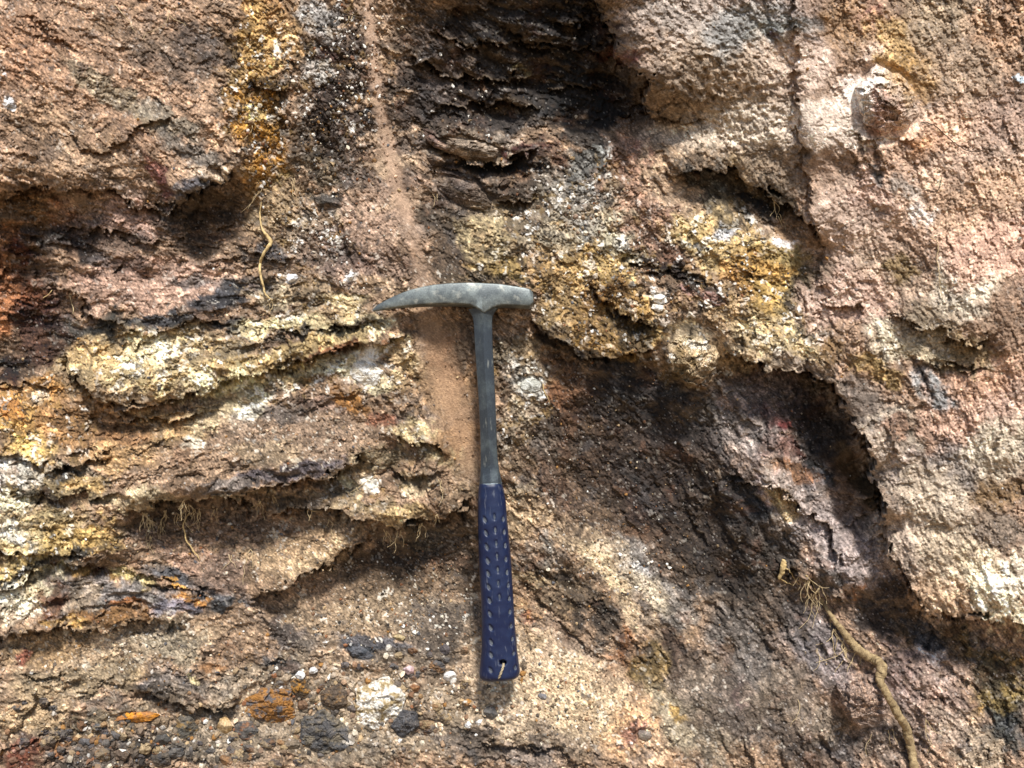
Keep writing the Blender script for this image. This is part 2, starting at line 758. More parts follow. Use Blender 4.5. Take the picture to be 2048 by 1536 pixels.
980 200 80 40 0 4a3c34 .7
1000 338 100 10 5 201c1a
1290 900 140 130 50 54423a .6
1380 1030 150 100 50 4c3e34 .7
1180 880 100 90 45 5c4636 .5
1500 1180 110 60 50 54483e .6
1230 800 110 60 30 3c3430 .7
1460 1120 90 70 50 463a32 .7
1560 400 70 24 40 3c342a .7
1500 850 90 70 45 9c8e86 .6
1460 800 40 40 30 a0948e .6
1580 990 90 60 40 b0a094 .7
1640 1080 90 40 50 a8988e .6
1570 1010 40 20 40 c0a26c .8
1590 945 50 16 15 8a5a34 .8
1548 842 40 28 20 6c3c38 .7
1565 846 16 12 0 8a2c2e .7
1240 1120 90 26 46 c0a888 .7
1300 1180 60 22 50 c8b496 .7
1440 360 50 22 30 4c4840 .7
1150 700 80 16 20 3c322a .8
80 640 60 50 0 4c2c24 .7
150 470 60 40 0 4a3c36 .7
"""
# what the surface is made of: g crystals, s sand, p pitted mud, e crumbly earth, m smooth mud; the rest is foliated
TYPES = """
200 180 300 230 30 s .35
1700 250 170 500 0 s .18
515 180 70 210 0 g
680 170 100 200 0 g
640 470 90 60 0 g
570 590 90 40 0 g
300 725 190 66 -6 g .7
600 650 170 40 -8 g .8
620 740 240 50 -8 g .8
60 850 130 90 0 g .8
60 1090 120 120 -20 g .8
40 960 110 60 0 g
740 745 100 60 0 g
850 880 80 60 0 g .7
730 980 90 40 0 g .7
1180 420 130 110 0 g
1230 590 200 120 20 g
1480 530 190 100 30 g
1580 600 70 110 0 g
1400 700 90 90 0 g .8
1040 790 70 110 0 g
1560 690 120 50 0 g .7
750 1410 260 90 0 g .7
1040 490 120 90 0 g .7
1860 690 150 60 0 g .5
800 400 40 120 -25 m .8
900 800 60 200 -10 m .7
760 450 80 60 0 s .8
860 560 60 60 0 s .8
600 880 230 60 0 s .9
780 1210 260 110 0 s
600 1110 170 80 -20 s .8
400 1080 140 50 0 e .9
850 1110 120 60 0 e .8
880 450 100 90 0 e .8
700 350 90 80 0 e .7
250 1290 250 60 -8 s .8
1100 1380 190 120 20 s
1220 1150 120 36 48 s
1260 1130 120 50 40 s .8
1150 1050 90 60 40 s .6
320 590 170 40 0 s .5
1450 130 230 130 20 p
1500 280 130 90 50 p
1620 250 90 340 0 p .9
1800 120 160 130 30 p .8
1920 250 170 260 0 p .6
1900 480 180 260 0 p .7
1700 520 120 180 0 p .8
1780 1000 130 240 0 p .55
1930 1050 140 140 0 p .7
1960 850 110 200 0 p .5
2000 680 60 260 0 m .3
1720 800 30 60 0 m .5
1700 930 40 110 -30 m
1250 900 160 150 0 e .55
1400 1100 160 140 0 e .55
1350 320 110 120 0 e .5
700 1430 330 120 0 e .6
300 1480 330 60 0 e .7
1350 1420 160 100 0 s .5
1560 1400 120 120 0 s .45
750 130 14 170 -5 m .9
785 350 20 110 -14 m .85
1640 260 46 260 -3 m .75
"""
# mean depth of the face in millimetres towards the camera: u v depth
DEPTH = """0 -60 14;250 -60 14;450 -60 6;0 100 26;200 60 24;150 180 32;300 150 26;300 280 38;150 330 40;400 250 34;450 320 34;420 60 14;450 180 22;0 330 36;370 370 36
0 420 6;100 450 -4;200 470 4;300 450 10;400 430 -14;470 420 -12;40 560 -20;120 560 -12;200 540 2;300 540 4;400 540 2;480 540 4;300 630 18;400 620 16;200 620 6;60 650 -30;20 720 -34;130 690 -20;10 620 -16
500 -40 10;510 150 14;530 300 8;540 380 0;540 460 4;560 560 12;620 -40 0;640 100 4;680 250 4;660 380 2;650 480 10;700 560 16;740 0 4;760 200 2;785 350 4;830 480 6;860 600 6;760 470 12
800 -60 14;900 -60 22;1050 -60 24;1180 -60 22;850 60 -8;950 60 -16;1100 60 -20;1180 60 -16;880 160 -26;980 160 -42;1100 160 -56;1220 160 -56;1000 230 -56;1150 230 -56;1260 230 -40;880 230 -28
860 280 -14;950 285 -6;1030 290 -14;1000 330 -30;900 340 -22;880 400 -12;960 400 -14;1050 400 -26;900 470 -16;960 500 2;1020 480 6;1100 330 -22;1160 310 -18;1240 290 0;1100 450 4;1180 380 2;1180 480 14;1080 560 14;1240 420 10
1320 240 -14;1400 250 -2;1330 330 12;1400 310 6;1300 420 18;1400 380 -12;1480 380 -10;1520 350 10;1560 430 4;1400 470 14;1500 500 20;1580 560 10;1250 560 22;1180 620 18;1300 620 26;1400 600 26;1500 620 26;1590 640 12;1620 520 14
1220 -60 40;1300 -60 46;1290 60 40;1290 130 34;1350 150 28;1400 100 36;1450 200 22;1500 130 34;1560 250 30;1540 -60 44;1620 0 50;1640 250 50;1640 430 38;1700 -60 46;1700 100 48;1720 250 58;1800 250 60;1780 140 54;1860 100 46;2000 0 46;2040 150 52;1930 200 50;1980 330 60;1800 380 50;1700 420 44;1880 460 52;1930 540 70;1970 620 74;2040 500 64;1780 540 40;1700 560 34;1650 620 22;1850 640 52;1750 680 38;2040 700 70;1970 740 56;1860 740 44
1660 730 22;1600 730 20;1540 720 24;1450 700 26;1700 790 26;1740 880 34;1770 1000 38;1780 1080 30;1830 1180 42;1900 1240 46;2040 1260 48;1800 880 38;1900 880 50;2000 860 66;1900 1000 56;1850 1100 48;2000 1080 64;1980 1180 68
1060 640 12;1140 680 16;1220 710 18;1300 690 22;1120 740 0;1200 760 -10;1300 750 -18;1380 780 0;1440 760 0;1500 790 6;1180 850 -20;1280 850 -34;1380 850 -36;1450 850 -8;1520 840 6;1600 800 4;1650 850 -18;1700 950 -24;1600 880 -2;1500 920 8;1540 980 16
1250 950 -40;1350 950 -44;1300 1050 -42;1400 1050 -52;1500 1020 -8;1580 1040 14;1640 1040 8;1700 1040 -24;1740 1060 -10;1450 1150 -46;1540 1120 -20;1640 1120 14;1700 1130 20;1760 1160 16
1180 960 -18;1100 900 -4;1040 760 8;1040 850 6;1060 960 2;1060 1060 6;1140 1020 -6;1150 1090 2;1240 1080 -22;1330 1150 -26;1250 1170 -8;1330 1240 -8;1400 1230 -24;1180 1180 -8;1240 1280 4;1340 1340 8;1420 1330 -4;1130 1240 2;1060 1170 2;1060 1260 10
1400 1420 18;1480 1420 10;1500 1280 -14;1560 1200 -20;1620 1200 -14;1600 1300 2;1680 1230 -4;1560 1400 6;1540 1500 14;1620 1460 12;1700 1290 0;1720 1380 16;1700 1480 -2;1780 1480 10;1760 1230 -6;1850 1270 -12;1950 1290 -6;2040 1310 0;1850 1350 10;1900 1420 22;1990 1380 8;2020 1460 14;1900 1520 32;1800 1600 30
90 760 0;60 840 16;20 900 24;150 700 -4;200 680 8;300 660 10;420 670 8;200 770 28;300 760 30;400 750 26;500 720 24;600 690 24;700 660 22;800 650 12;560 640 12;200 840 -2;330 820 4;450 790 4;600 730 14;720 740 18;820 740 12;880 740 2
200 920 20;300 920 20;400 890 18;500 870 18;620 850 16;740 840 16;840 850 22;300 980 38;420 970 40;540 950 38;640 930 34;720 900 26;860 890 26;920 860 4;920 940 4;780 940 4;700 970 16;820 960 20;900 990 4
40 960 34;140 970 28;30 1040 34;150 1030 36;230 1000 34;60 1100 40;180 1090 34;110 1150 22;20 1190 34;230 1130 10
560 1000 6;640 1010 20;720 1020 28;800 1040 30;860 1010 20;940 1010 4;300 1040 -4;400 1030 -10;500 1040 -11;400 1090 -8;500 1100 2;600 1060 -6;640 1090 14;700 1070 18;560 1150 18;480 1140 8
780 1080 -22;860 1070 -22;930 1080 -18;700 1130 -22;800 1130 -30;900 1130 -30;940 1180 -22;640 1180 -10;740 1190 -14;850 1200 -16;560 1210 4;640 1250 4;760 1260 2;880 1270 0;940 1280 2
330 1110 2;300 1160 16;200 1180 26;400 1190 14;100 1200 32;350 1220 22;180 1240 34;60 1250 36;300 1260 10;200 1290 26;60 1300 32;450 1250 6;400 1310 14;520 1300 10;620 1300 14;760 1310 14;880 1340 14;300 1370 24;420 1400 26;150 1360 34;60 1420 44;200 1440 40;320 1470 34;450 1460 28;560 1400 20;700 1400 24;850 1420 28;950 1400 26;1050 1360 24;1150 1340 18;1050 1450 36;1180 1430 32;1290 1470 28;700 1500 40;900 1520 44;500 1530 44;200 1540 54;60 1530 56;1100 1540 46;1300 1560 40;700 1620 50"""
# ledges: the left-hand side of the travelling direction stands proud.  points | up fade_up down fade_down
LEDGES = """
60 30,110 80,150 95|3 40 3 30
130 260,160 290,215 300,270 275,300 245,360 240|2.5 40 3 30
470 330,440 366,400 374,370 398,335 412,300 420,250 400,200 380|4 60 -9 0
330 420,370 398,400 376,440 366,470 332|9 90 13 70
200 375,250 398,300 420,340 415|5 60 8 50
0 390,90 372,150 388,210 375|4 60 7 60
140 440,240 470,340 480|3 40 5 40
480 500,560 520,600 510|3 30 4 30
100 560,150 590,200 640,260 660|6 60 8 60
230 668,300 672,400 640,500 650|3 30 4 20
130 700,135 745,200 800,260 815,330 800,400 785,440 765,520 745,620 715,720 690,800 678|8 60 9 40
540 665,600 668,680 650,760 646|2.5 20 5 16
200 795,260 840,340 845,420 825|5 30 7 36
540 722,640 708,720 702|2 16 4 14
0 770,60 765,120 790|3 30 5 30
0 915,60 925,140 930,230 905|4 40 6 34
30 985,110 1000,200 992,260 975|4 40 6 34
250 1018,340 1002,420 990,500 985,560 966,640 950,690 930,730 900|11 110 17 50
430 990,500 1012,560 1020,620 1012,690 1030,750 1045,795 1056,850 1032,900 1020,940 1005|9 70 14 60
770 870,830 890,880 890,910 920|4 40 8 34
790 930,830 960,900 940|3 34 7 30
500 1196,570 1172,640 1132,700 1092,750 1062|10 80 13 60
0 1108,60 1112,110 1105,200 1115|3 40 6 26
0 1180,60 1160,110 1128,170 1122,230 1145|4 34 8 30
240 1140,300 1150,350 1170,440 1180|3 30 4 24
0 1270,60 1268,130 1258,200 1265,280 1234,330 1238,370 1250|6 50 9 40
40 1362,80 1358,130 1350|2 30 3 20
260 1375,330 1395,380 1420,440 1425,500 1390|6 50 9 40
560 1400,640 1430,700 1450|3 30 4 30
960 1480,1100 1500,1180 1530|3 40 4 40
840 272,900 300,950 322,1030 316,1080 308|5 50 14 30
860 335,900 372,960 402,1040 408,1080 395|4 50 8 40
1000 60,1100 90,1220 100|3 40 4 40
1190 -60,1195 0,1230 60,1238 120,1300 152,1292 200,1300 240|20 110 30 90
1230 245,1290 220,1350 235,1420 240|3 40 5 36
1330 350,1400 332,1460 338,1530 370,1590 420,1640 470|8 60 14 50
1230 500,1290 528,1380 560|2 20 5 12
1180 560,1220 610,1260 630,1320 660|5 50 8 40
1060 640,1110 670,1160 705,1210 715,1260 705,1310 690|8 60 10 60
1440 690,1500 722,1560 737,1620 747,1680 792,1720 850,1750 930,1762 1000,1764 1060|16 110 34 70
1460 950,1540 970,1600 1010,1660 1060,1690 1130|6 60 9 60
1764 1060,1800 1130,1830 1190,1860 1215,1890 1240,1960 1232,2048 1250|12 110 14 70
1560 1130,1640 1180,1700 1210|5 50 8 40
1700 270,1760 274,1830 272|4 40 6 20
1585 -60,1590 60,1594 200,1612 350,1640 480,1648 600|5 70 1.5 40
850 60,930 90,1020 80,1100 100|5 40 6 24
820 110,900 150,960 160,1060 150|5 40 6 24
860 205,930 215,1000 200,1080 215|5 40 6 24
1100 40,1160 50,1200 40|5 30 6 24
1080 180,1150 175,1210 190|4 30 6 24
1780 620,1860 662,1940 690,1990 660|5 60 7 60
1820 725,1900 728,1980 724|3 40 5 30
1650 600,1700 612,1730 622|4 40 7 26
500 170,550 188,590 170|3 30 5 24
"""
CRACKS = """
1655 556,1662 590,1664 630,1672 668|-2.2 5
1668 548,1680 540,1694 552,1690 572|-1.8 5
1700 680,1699 706,1712 716,1723 700,1727 668|-2.4 5
1728 660,1724 700,1716 745,1702 776|-2.4 6
1676 668,1700 672,1728 664|-1.8 5
1540 60,1580 130,1590 190|3 6
1600 250,1608 330|3 6
60 28,130 90|4 3
0 214,40 208|4 3
165 290,210 300,240 292|2 2
280 282,300 262,345 246|3 3
30 986,100 1000|3 4
560 660,640 655,760 648|3 4
1330 535,1400 560,1450 570|5 4
1230 505,1290 530,1380 562|5 4
1180 545,1200 590,1230 620|3 4
1535 1250,1545 1330|4 5
1190 1300,1205 1360|4 5
1080 700,1120 715,1160 735|5 6
1540 560,1600 600,1640 640|4 4
1830 1190,1770 1090,1700 990|2 3
1420 1130,1480 1200|3 4
1310 150,1400 230,1500 300|2 4
"""
STONES = """
540 1412 66 44 -8 9 a87434 5a5a60 .40 angular stone crusted with bright orange rust, beside the slate lumps at the bottom
650 1470 66 50 15 9 505256 6c6456 .4 large dark grey slate stone below the orange crusted one
812 1446 32 34 20 8 46484e 5a5c62 .3 blue-grey squarish stone right of the white quartz lump
760 1412 56 62 20 9 b09a70 fbf6ec .55 lumpy cream and white quartz stone near the bottom edge
600 1375 26 20 40 5 4c4032 b07c2c .35 brown stone with an ochre edge above the slate stone
668 1396 34 32 10 6 54483e 7a5c38 .3 dull brown square stone left of the quartz lump
372 1455 28 30 10 6 5c5a54 96794a .35 grey stone with ochre stains in the lower left rubble
450 1452 17 20 0 6 c09c68 dcc094 .5 small tan knobbly stone in the lower left rubble
492 1462 26 22 10 5 565656 8a5c3c .3 smooth grey stone with a rust-brown side
325 1478 20 14 0 5 545452 605c58 .5 small rounded grey stone, left of the yellow chip
350 1505 24 12 -4 4 56585c 66625e .5 flat blue-grey stone in the bottom rubble
322 1515 26 20 0 5 4a4a4c 5e564c .5 dark stone at the lower left bottom edge
268 1436 54 13 -5 5 b88050 e89c30 .5 long orange-brown sliver lying across the lower left rubble
170 1485 16 10 0 3 5e5e60 6c6a6a .5 -
212 1488 12 12 0 3 66625e 787068 .5 -
232 1470 14 10 30 3 6c6a6a 585656 .5 -
320 1445 22 17 0 4 7e6c58 9a8468 .5 -
240 1512 22 14 10 4 5c4c40 6e5e50 .5 -
900 1352 16 12 0 5 f4f0ea ffffff .6 -
601 1350 13 10 10 5 f2f0ec ffffff .6 -
627 1340 10 9 0 5 f0eeea ffffff .6 -
818 1340 13 11 0 5 c8a8a8 dcc4c8 .5 -
935 1405 11 9 0 4 c48c44 f2eadc .5 -
936 1450 9 9 0 4 f0ece4 ffffff .6 -
982 1425 17 14 30 4 4c4e52 5c5c5c .5 -
830 1376 12 10 0 4 8c5c3c 9a7048 .5 -
770 1368 10 9 0 3 5a4c44 6c5c54 .5 -
720 1305 34 14 12 4 50545a 66666a .5 flat slate blue flake in the sandy soil left of the grip
890 1300 13 13 0 3 5c5658 6c6668 .5 -
798 1275 16 7 8 3 a89468 c4b088 .5 -
584 1490 20 12 0 3 74685a 8a7a68 .5 -
690 1330 11 9 0 3 5e5c60 6a6666 .5 -
1085 1393 12 8 20 2 7a7c86 8c8a8c .5 -
1290 1470 18 12 10 3 78706a 8a8078 .5 -
1384 712 64 66 25 22 8c7448 c0a880 .5 big crumbly yellow-grey block jutting out over the dark hollow
1405 755 30 26 0 12 6e5c44 8a7458 .5 -
1728 1398 66 58 20 18 8c7c76 b4a098 .5 rounded purplish grey knob beside the thick root
1772 205 64 76 -25 17 b8987e e2d0bc .55 pale pink squarish block standing out of the upper right mud wall
940 296 60 22 12 9 8c7a68 a89886 .5 flat dusty plate of rock above the dark gap in the upper middle
872 284 34 11 32 8 b08878 9c8070 .5 -
870 318 24 14 30 5 4c4440 5c5048 .5 -
1010 368 16 8 -40 7 6e5e50 7c6a5c .5 -
930 385 70 26 22 7 6a5a4c 887464 .5 lower dusty plate of rock under the dark gap in the upper middle
655 404 34 14 18 5 5c5650 6c6660 .5 oval dark stone at the foot of the speckled column
1060 770 24 18 10 3 b0b0a4 d8d8d0 .5 white quartz lump right of the steel shaft
732 745 40 26 20 3 dccfb8 fbf8f2 .6 bright white quartz patch left of the steel shaft
1318 598 15 12 0 5 f0e4cc ffffff .6 -
1315 615 15 10 20 4 e8dcc0 ffffff .6 -
584 556 15 9 -20 4 ffffff ffffff .6 -
702 552 9 10 0 4 f8f4ec ffffff .6 -
20 205 10 13 10 3 ffffff ffffff .6 -
820 1225 -1 0 0 0 0 0 0 -
"""

# ------------------------------------------------------------------ paint the maps
def rows(txt):
    return [r.split() for r in txt.strip().splitlines() if r.strip()]
def blob(x0, y0, rx, ry, rot, e0, e1, X, Y):
    m = max(rx, ry) * max(1.5, e1) + 50
    i0 = max(0, int((y0 - m + PAD) / ST)); i1 = min(HH, int((y0 + m + PAD) / ST) + 2)
    j0 = max(0, int((x0 - m + PAD) / ST)); j1 = min(WW, int((x0 + m + PAD) / ST) + 2)
    if i0 >= i1 or j0 >= j1: return None
    sl = (slice(i0, i1), slice(j0, j1))
    dx = X[sl] - x0; dy = Y[sl] - y0
    c, s = math.cos(math.radians(rot)), math.sin(math.radians(rot))
    d = np.sqrt(((dx * c + dy * s) / rx) ** 2 + ((-dx * s + dy * c) / ry) ** 2)
    return sl, sst(e1, e0, d)
BRK = fbm(U / 34, V / 34, 110, 3)
C = np.empty(U.shape + (3,), np.float32); C[:] = lin('a48468') * ALB
# colours bleed along the foliation, so the lookup coordinates are dragged that way too
sh = 4 * L_big
XC = UC + sh * DX; YC = VC + sh * DY
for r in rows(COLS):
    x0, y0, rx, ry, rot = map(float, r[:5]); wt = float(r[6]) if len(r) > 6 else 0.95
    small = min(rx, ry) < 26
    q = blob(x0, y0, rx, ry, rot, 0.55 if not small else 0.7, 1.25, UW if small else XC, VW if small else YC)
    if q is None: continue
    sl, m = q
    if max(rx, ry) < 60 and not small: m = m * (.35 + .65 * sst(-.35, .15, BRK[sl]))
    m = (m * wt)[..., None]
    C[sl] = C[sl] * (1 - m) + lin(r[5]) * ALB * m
TY = {k: np.zeros_like(U) for k in 'gspem'}
for r in rows(TYPES):
    x0, y0, rx, ry, rot = map(float, r[:5]); wt = float(r[6]) if len(r) > 6 else 1.0
    q = blob(x0, y0, rx, ry, rot, 0.7, 1.2, XC, YC)
    if q is None: continue
    sl, m = q
    for k in TY: TY[k][sl] *= 1 - m * wt
    TY[r[5]][sl] += m * wt
TF = np.clip(1 - sum(TY.values()), 0, 1)
print('maps', time.time() - T0)

# ------------------------------------------------------------------ depth
num = np.zeros_like(U); den = np.zeros_like(U)
sU, sV = U[::4, ::4], V[::4, ::4]
nn = np.zeros_like(sU); dd = np.zeros_like(sU)
for p in DEPTH.replace('\n', ';').split(';'):
    a, b, h = map(float, p.split())
    if 1050 < a < 1600 and 740 < b < 1250 and h < 0: h *= .62
    if 780 < a < 1300 and b < 260 and h < 0: h *= .85
    w = 1 / (((sU - a) ** 2 + (sV - b) ** 2) / 30 ** 2 + 1.0) ** 1.7
    nn += w * h; dd += w
Hs = nn / dd
Hm = np.kron(Hs, np.ones((4, 4), np.float32))[:HH, :WW]
Hm = blur(Hm, 6)
calm = np.clip(.62 * sst(1780, 1870, U) + .5 * sst(1120, 1200, V) * sst(1000, 1060, U) * sst(1460, 1380, U), 0, 1)
H = 0.9 * (Hm * (1 - calm) + blur(Hm, 36) * calm)

def seg_field(pts, margin):
    P = np.array(pts, np.float32)
    i0 = max(0, int((P[:, 1].min() - margin + PAD) / ST)); i1 = min(HH, int((P[:, 1].max() + margin + PAD) / ST) + 2)
    j0 = max(0, int((P[:, 0].min() - margin + PAD) / ST)); j1 = min(WW, int((P[:, 0].max() + margin + PAD) / ST) + 2)
    sl = (slice(i0, i1), slice(j0, j1))
    X, Y = UW[sl], VW[sl]
    best = np.full(X.shape, 1e9, np.float32); side = np.zeros_like(X); tt = np.zeros_like(X)
    seg = np.hypot(*(P[1:] - P[:-1]).T); tot = seg.sum(); acc = 0
    for k in range(len(P) - 1):
        a = P[k]; d = P[k + 1] - a; l2 = (d ** 2).sum()
        t = ((X - a[0]) * d[0] + (Y - a[1]) * d[1]) / l2
        tc = np.clip(t, 0, 1)
        ex = X - a[0] - tc * d[0]; ey = Y - a[1] - tc * d[1]
        dist = np.sqrt(ex * ex + ey * ey)
        cr = d[1] * ex - d[0] * ey                      # > 0 on the left-hand (raised) side
        m = dist < best - 1e-3
        best = np.where(m, dist, best); side = np.where(m, np.sign(cr), side)
        tt = np.where(m, (acc + np.clip(t, -.3 if k == 0 else 0, 1.3 if k == len(P) - 2 else 1) * seg[k]), tt)
        acc += seg[k]
    return sl, best, side, tt, tot
for ln in LEDGES.strip().splitlines():
    a, b = ln.split('|')
    pts = [tuple(map(float, p.split())) for p in a.split(',')]
    du, fu, dn, fd = map(float, b.split())
    sl, dist, side, tt, tot = seg_field(pts, 3.2 * max(fu, fd))
    e = min(40, tot * 0.22)
    tap = sst(-e * .2, e, tt) * sst(tot + e * .2, tot - e, tt)
    for (p, atend) in ((pts[0], 0), (pts[-1], 1)):       # a ledge that leaves the frame keeps its height
        if p[0] <= 0 or p[0] >= 2048 or p[1] <= 0 or p[1] >= 1536:
            tap = np.maximum(tap, sst(tot * .5, tot, tt) if atend else sst(tot * .5, 0, tt))
    H[sl] += tap * np.where(side > 0, du * np.exp(-(dist / fu / 1.15) ** 2), -dn * np.exp(-(dist / fd) ** 1.3))
    if dn > 0: H[sl] -= tap * min(9, .45 * (abs(du) + dn)) * np.exp(-((dist - 3) / 4.5) ** 2) * (side < 0) * sst(-.5, .1, BRK[sl])
for ln in CRACKS.strip().splitlines():
    a, b = ln.split('|')
    pts = [tuple(map(float, p.split())) for p in a.split(',')]
    dp, wd = map(float, b.split())
    sl, dist, side, tt, tot = seg_field(pts, 5 * wd)
    H[sl] -= dp * np.exp(-(dist / wd) ** 2) * sst(0, 14, tt) * sst(tot, tot - 14, tt)
print('ledges', time.time() - T0)

g, s, p, e, m_ = (TY[k] for k in 'gspem')
rough = 1 - 0.75 * m_ - 0.45 * s
# general relief
H += 3.0 * fbm(U / 210, V / 210, 60, 2) + 2.2 * fbm(UW / 90, VW / 90, 62, 2) + rough * (1.1 * perlin(UW / 42, VW / 42, 64) + 0.6 * perlin(UW / 20, VW / 20, 65) + 0.4 * perlin(UW / 10, VW / 10, 66))
# angular fracture facets, drawn out along the foliation; three sets of directions, whichever is nearest
CRK = np.zeros_like(U); FC = np.zeros_like(U); FS = np.zeros_like(U); wsum = np.zeros_like(U)
jx = U + 7 * w2x + 4 * w3x; jy = V + 7 * w2y + 4 * w3y
for k_, an in enumerate((-12, 20, 48, 72)):
    w_ = np.clip(1 - np.abs(((np.degrees(TH) - an + 90) % 180) - 90) / 34, 0, 1) ** 2 + 1e-4
    c_, s_ = math.cos(math.radians(an)), math.sin(math.radians(an))
    xa = jx * c_ + jy * s_; ya = -jx * s_ + jy * c_
    FC += w_ * (2.4 * facets(xa / 105, ya / 46, 200 + k_) + 1.5 * facets(xa / 46, ya / 20, 210 + k_))
    FS += w_ * (.85 * facets(xa / 21, ya / 9, 220 + k_))
    CRK += w_ * (np.exp(-(fbm(xa / 95, ya / 30, 230 + k_, 3) / .022) ** 2) + .6 * np.exp(-(fbm(xa / 40 + 5, ya / 15, 240 + k_, 2) / .035) ** 2))
    wsum += w_
FC /= wsum; FS /= wsum; CRK /= wsum
am = .2 + .8 * sst(-.2, .5, perlin(U / 95, V / 95, 76) + .5 * perlin(U / 34, V / 34, 77))
fol = TF + 0.5 * e + 0.35 * g + 0.12 * s + 0.12 * p + 0.08 * m_
ULs = 1 - .4 * sst(470, 380, U) * sst(400, 320, V)
ang_ = TF * ULs + .55 * e + .75 * g + .18 * s + .35 * p + .05 * m_
H += ang_ * (FC * (1.05 + .5 * am) + FS * (.5 + .7 * am))
def terr(n, k, sharp=5):
    q = n * k; f = q - np.floor(q)
    return (np.floor(q) + f ** sharp) / k
LAY = np.zeros_like(U)
for a_ in ((560, 690, 270, 80, -10), (200, 1190, 280, 70, 5), (150, 960, 200, 60, 5), (350, 610, 270, 50, -5), (1500, 1010, 130, 70, 40), (1040, 1480, 170, 50, 12), (1830, 700, 130, 60, 5), (1060, 120, 220, 140, 12), (100, 480, 160, 110, 8), (960, 350, 130, 90, 10), (560, 950, 260, 50, -6), (420, 350, 90, 60, 20), (1740, 1200, 150, 70, 50), (780, 1290, 130, 30, 6), (1090, 1160, 60, 60, 10), (1600, 720, 150, 40, 25)):
    q = blob(*a_, .5, 1.2, UC, VC)
    if q is not None: LAY[q[0]] = np.maximum(LAY[q[0]], q[1])
base = L_huge * 0.9 + 0.35 * perlin(UW / 30, VW / 30, 70)
plates = terr(base, 1.7, 5) * 1.3 + .6 * terr(L_big * .8 + .3 * perlin(U / 12, V / 12, 71), 2.2, 4)
grn = perlin(U / 7, V / 7, 72) + .7 * perlin(U / 4.2, V / 4.2, 73)
H += fol * (plates * (.5 * am + 1.1 * LAY) + .16 * L_mid + .10 * L_fine + .30 * grn)
H -= (TF + .5 * e + .6 * g + .25 * p) * 2.6 * CRK * sst(-.25, .25, perlin(U / 70, V / 70, 78) + .4 * BRK)
n2 = np.abs(fbm(UW / 60, VW / 60, 73, 3))
H -= (TF + .6 * g) * 2.0 * np.exp(-(n2 / 0.018) ** 2) * sst(-.1, .3, perlin(U / 90, V / 90, 74))
# crystals
ga = np.clip(g * 1.15, 0, 1)
def cells(size, sd, st=1.4):
    x = (UW * DX.mean() + VW * 0) ; 
    return worley((UW + 2 * w3x) / size, (VW + 2 * w3y) / (size / st), sd)
A1, A2, AI = cells(27, 80); B1, B2, BI = cells(12, 81, 1.15); D1, D2, DI = cells(6.4, 82, 1.0)
H += ga * (1.7 * (RND3[AI] - .5) - 1.0 * np.exp(-((A2 - A1) / .10) ** 2) + 1.2 * (RND3[BI] - .5) - .6 * np.exp(-((B2 - B1) / .16) ** 2) + .65 * (RND3[DI] - .5))
# crumbly earth
H += e * (1.1 * (RND3[BI] - .5) * (1 - B1) + 1.1 * (.6 - B1) + .7 * (.6 - D1) * (RND3[DI] + .3) + 1.2 * perlin(UW / 17, VW / 17, 84))
# sand: grains of about a millimetre
H += s * (.75 * (.6 - D1) * (RND3[DI] ** 2 + .25) + .2 * white + .5 * (.5 - B1) * (RND3[BI] > .72))
# pitted mud: rain-drilled hollows with sharp rims on the shaded shoulder, pores and fall-line streaks elsewhere
pc = -np.sin(math.radians(75)) * UW + math.cos(math.radians(75)) * VW
pl = math.cos(math.radians(75)) * UW + math.sin(math.radians(75)) * VW
P1, P2, PI_ = worley((U + 5 * w2x) / 19 , (V + 5 * w2y) / 21, 90)
Q1, Q2, QI = worley((U + 3 * w2x) / 9, (V + 3 * w2y) / 10, 91)
zone = np.clip(1.25 - np.sqrt(((U - 1450) / 190) ** 2 + ((V - 170) / 190) ** 2), 0, 1) ** .7
zone2 = .16 + .3 * sst(.0, .4, perlin(U / 70, V / 70, 97))
pz = np.maximum(zone, zone2)
H += p * (-(1.3 + 2.2 * zone) * sst(.46, .05, P1) * (RND3[PI_] > .6 - .25 * zone) * pz - 1.4 * sst(.42, .1, Q1) * (RND3[QI] > .6) * np.maximum(pz, .3) + .1 * white + .9 * perlin(UW / 26, VW / 26, 94) + .38 * grn + .15 * L_mid + 1.0 * perlin(pc / 14, pl / 90, 98))
H += (TF * .9 + .28 * p) * (.9 * (RND3[BI] - .5) * (1.1 - B1) + .85 * (RND3[DI] - .5) * (1 - D1) + .5 * perlin(UW / 15, VW / 15, 96))
H += m_ * (.10 * white)
H += (TF + g + e + .8 * p) * (.16 + .12 * sst(-.3, .3, BRK)) * white
# wandering ridges left by dried mud runs on the right
rv = np.abs(fbm(pc / 90, pl / 260, 95, 3))
H += sst(1560, 1650, U) * (p + m_) * .7 * np.exp(-(rv / .05) ** 2)
print('relief', time.time() - T0)

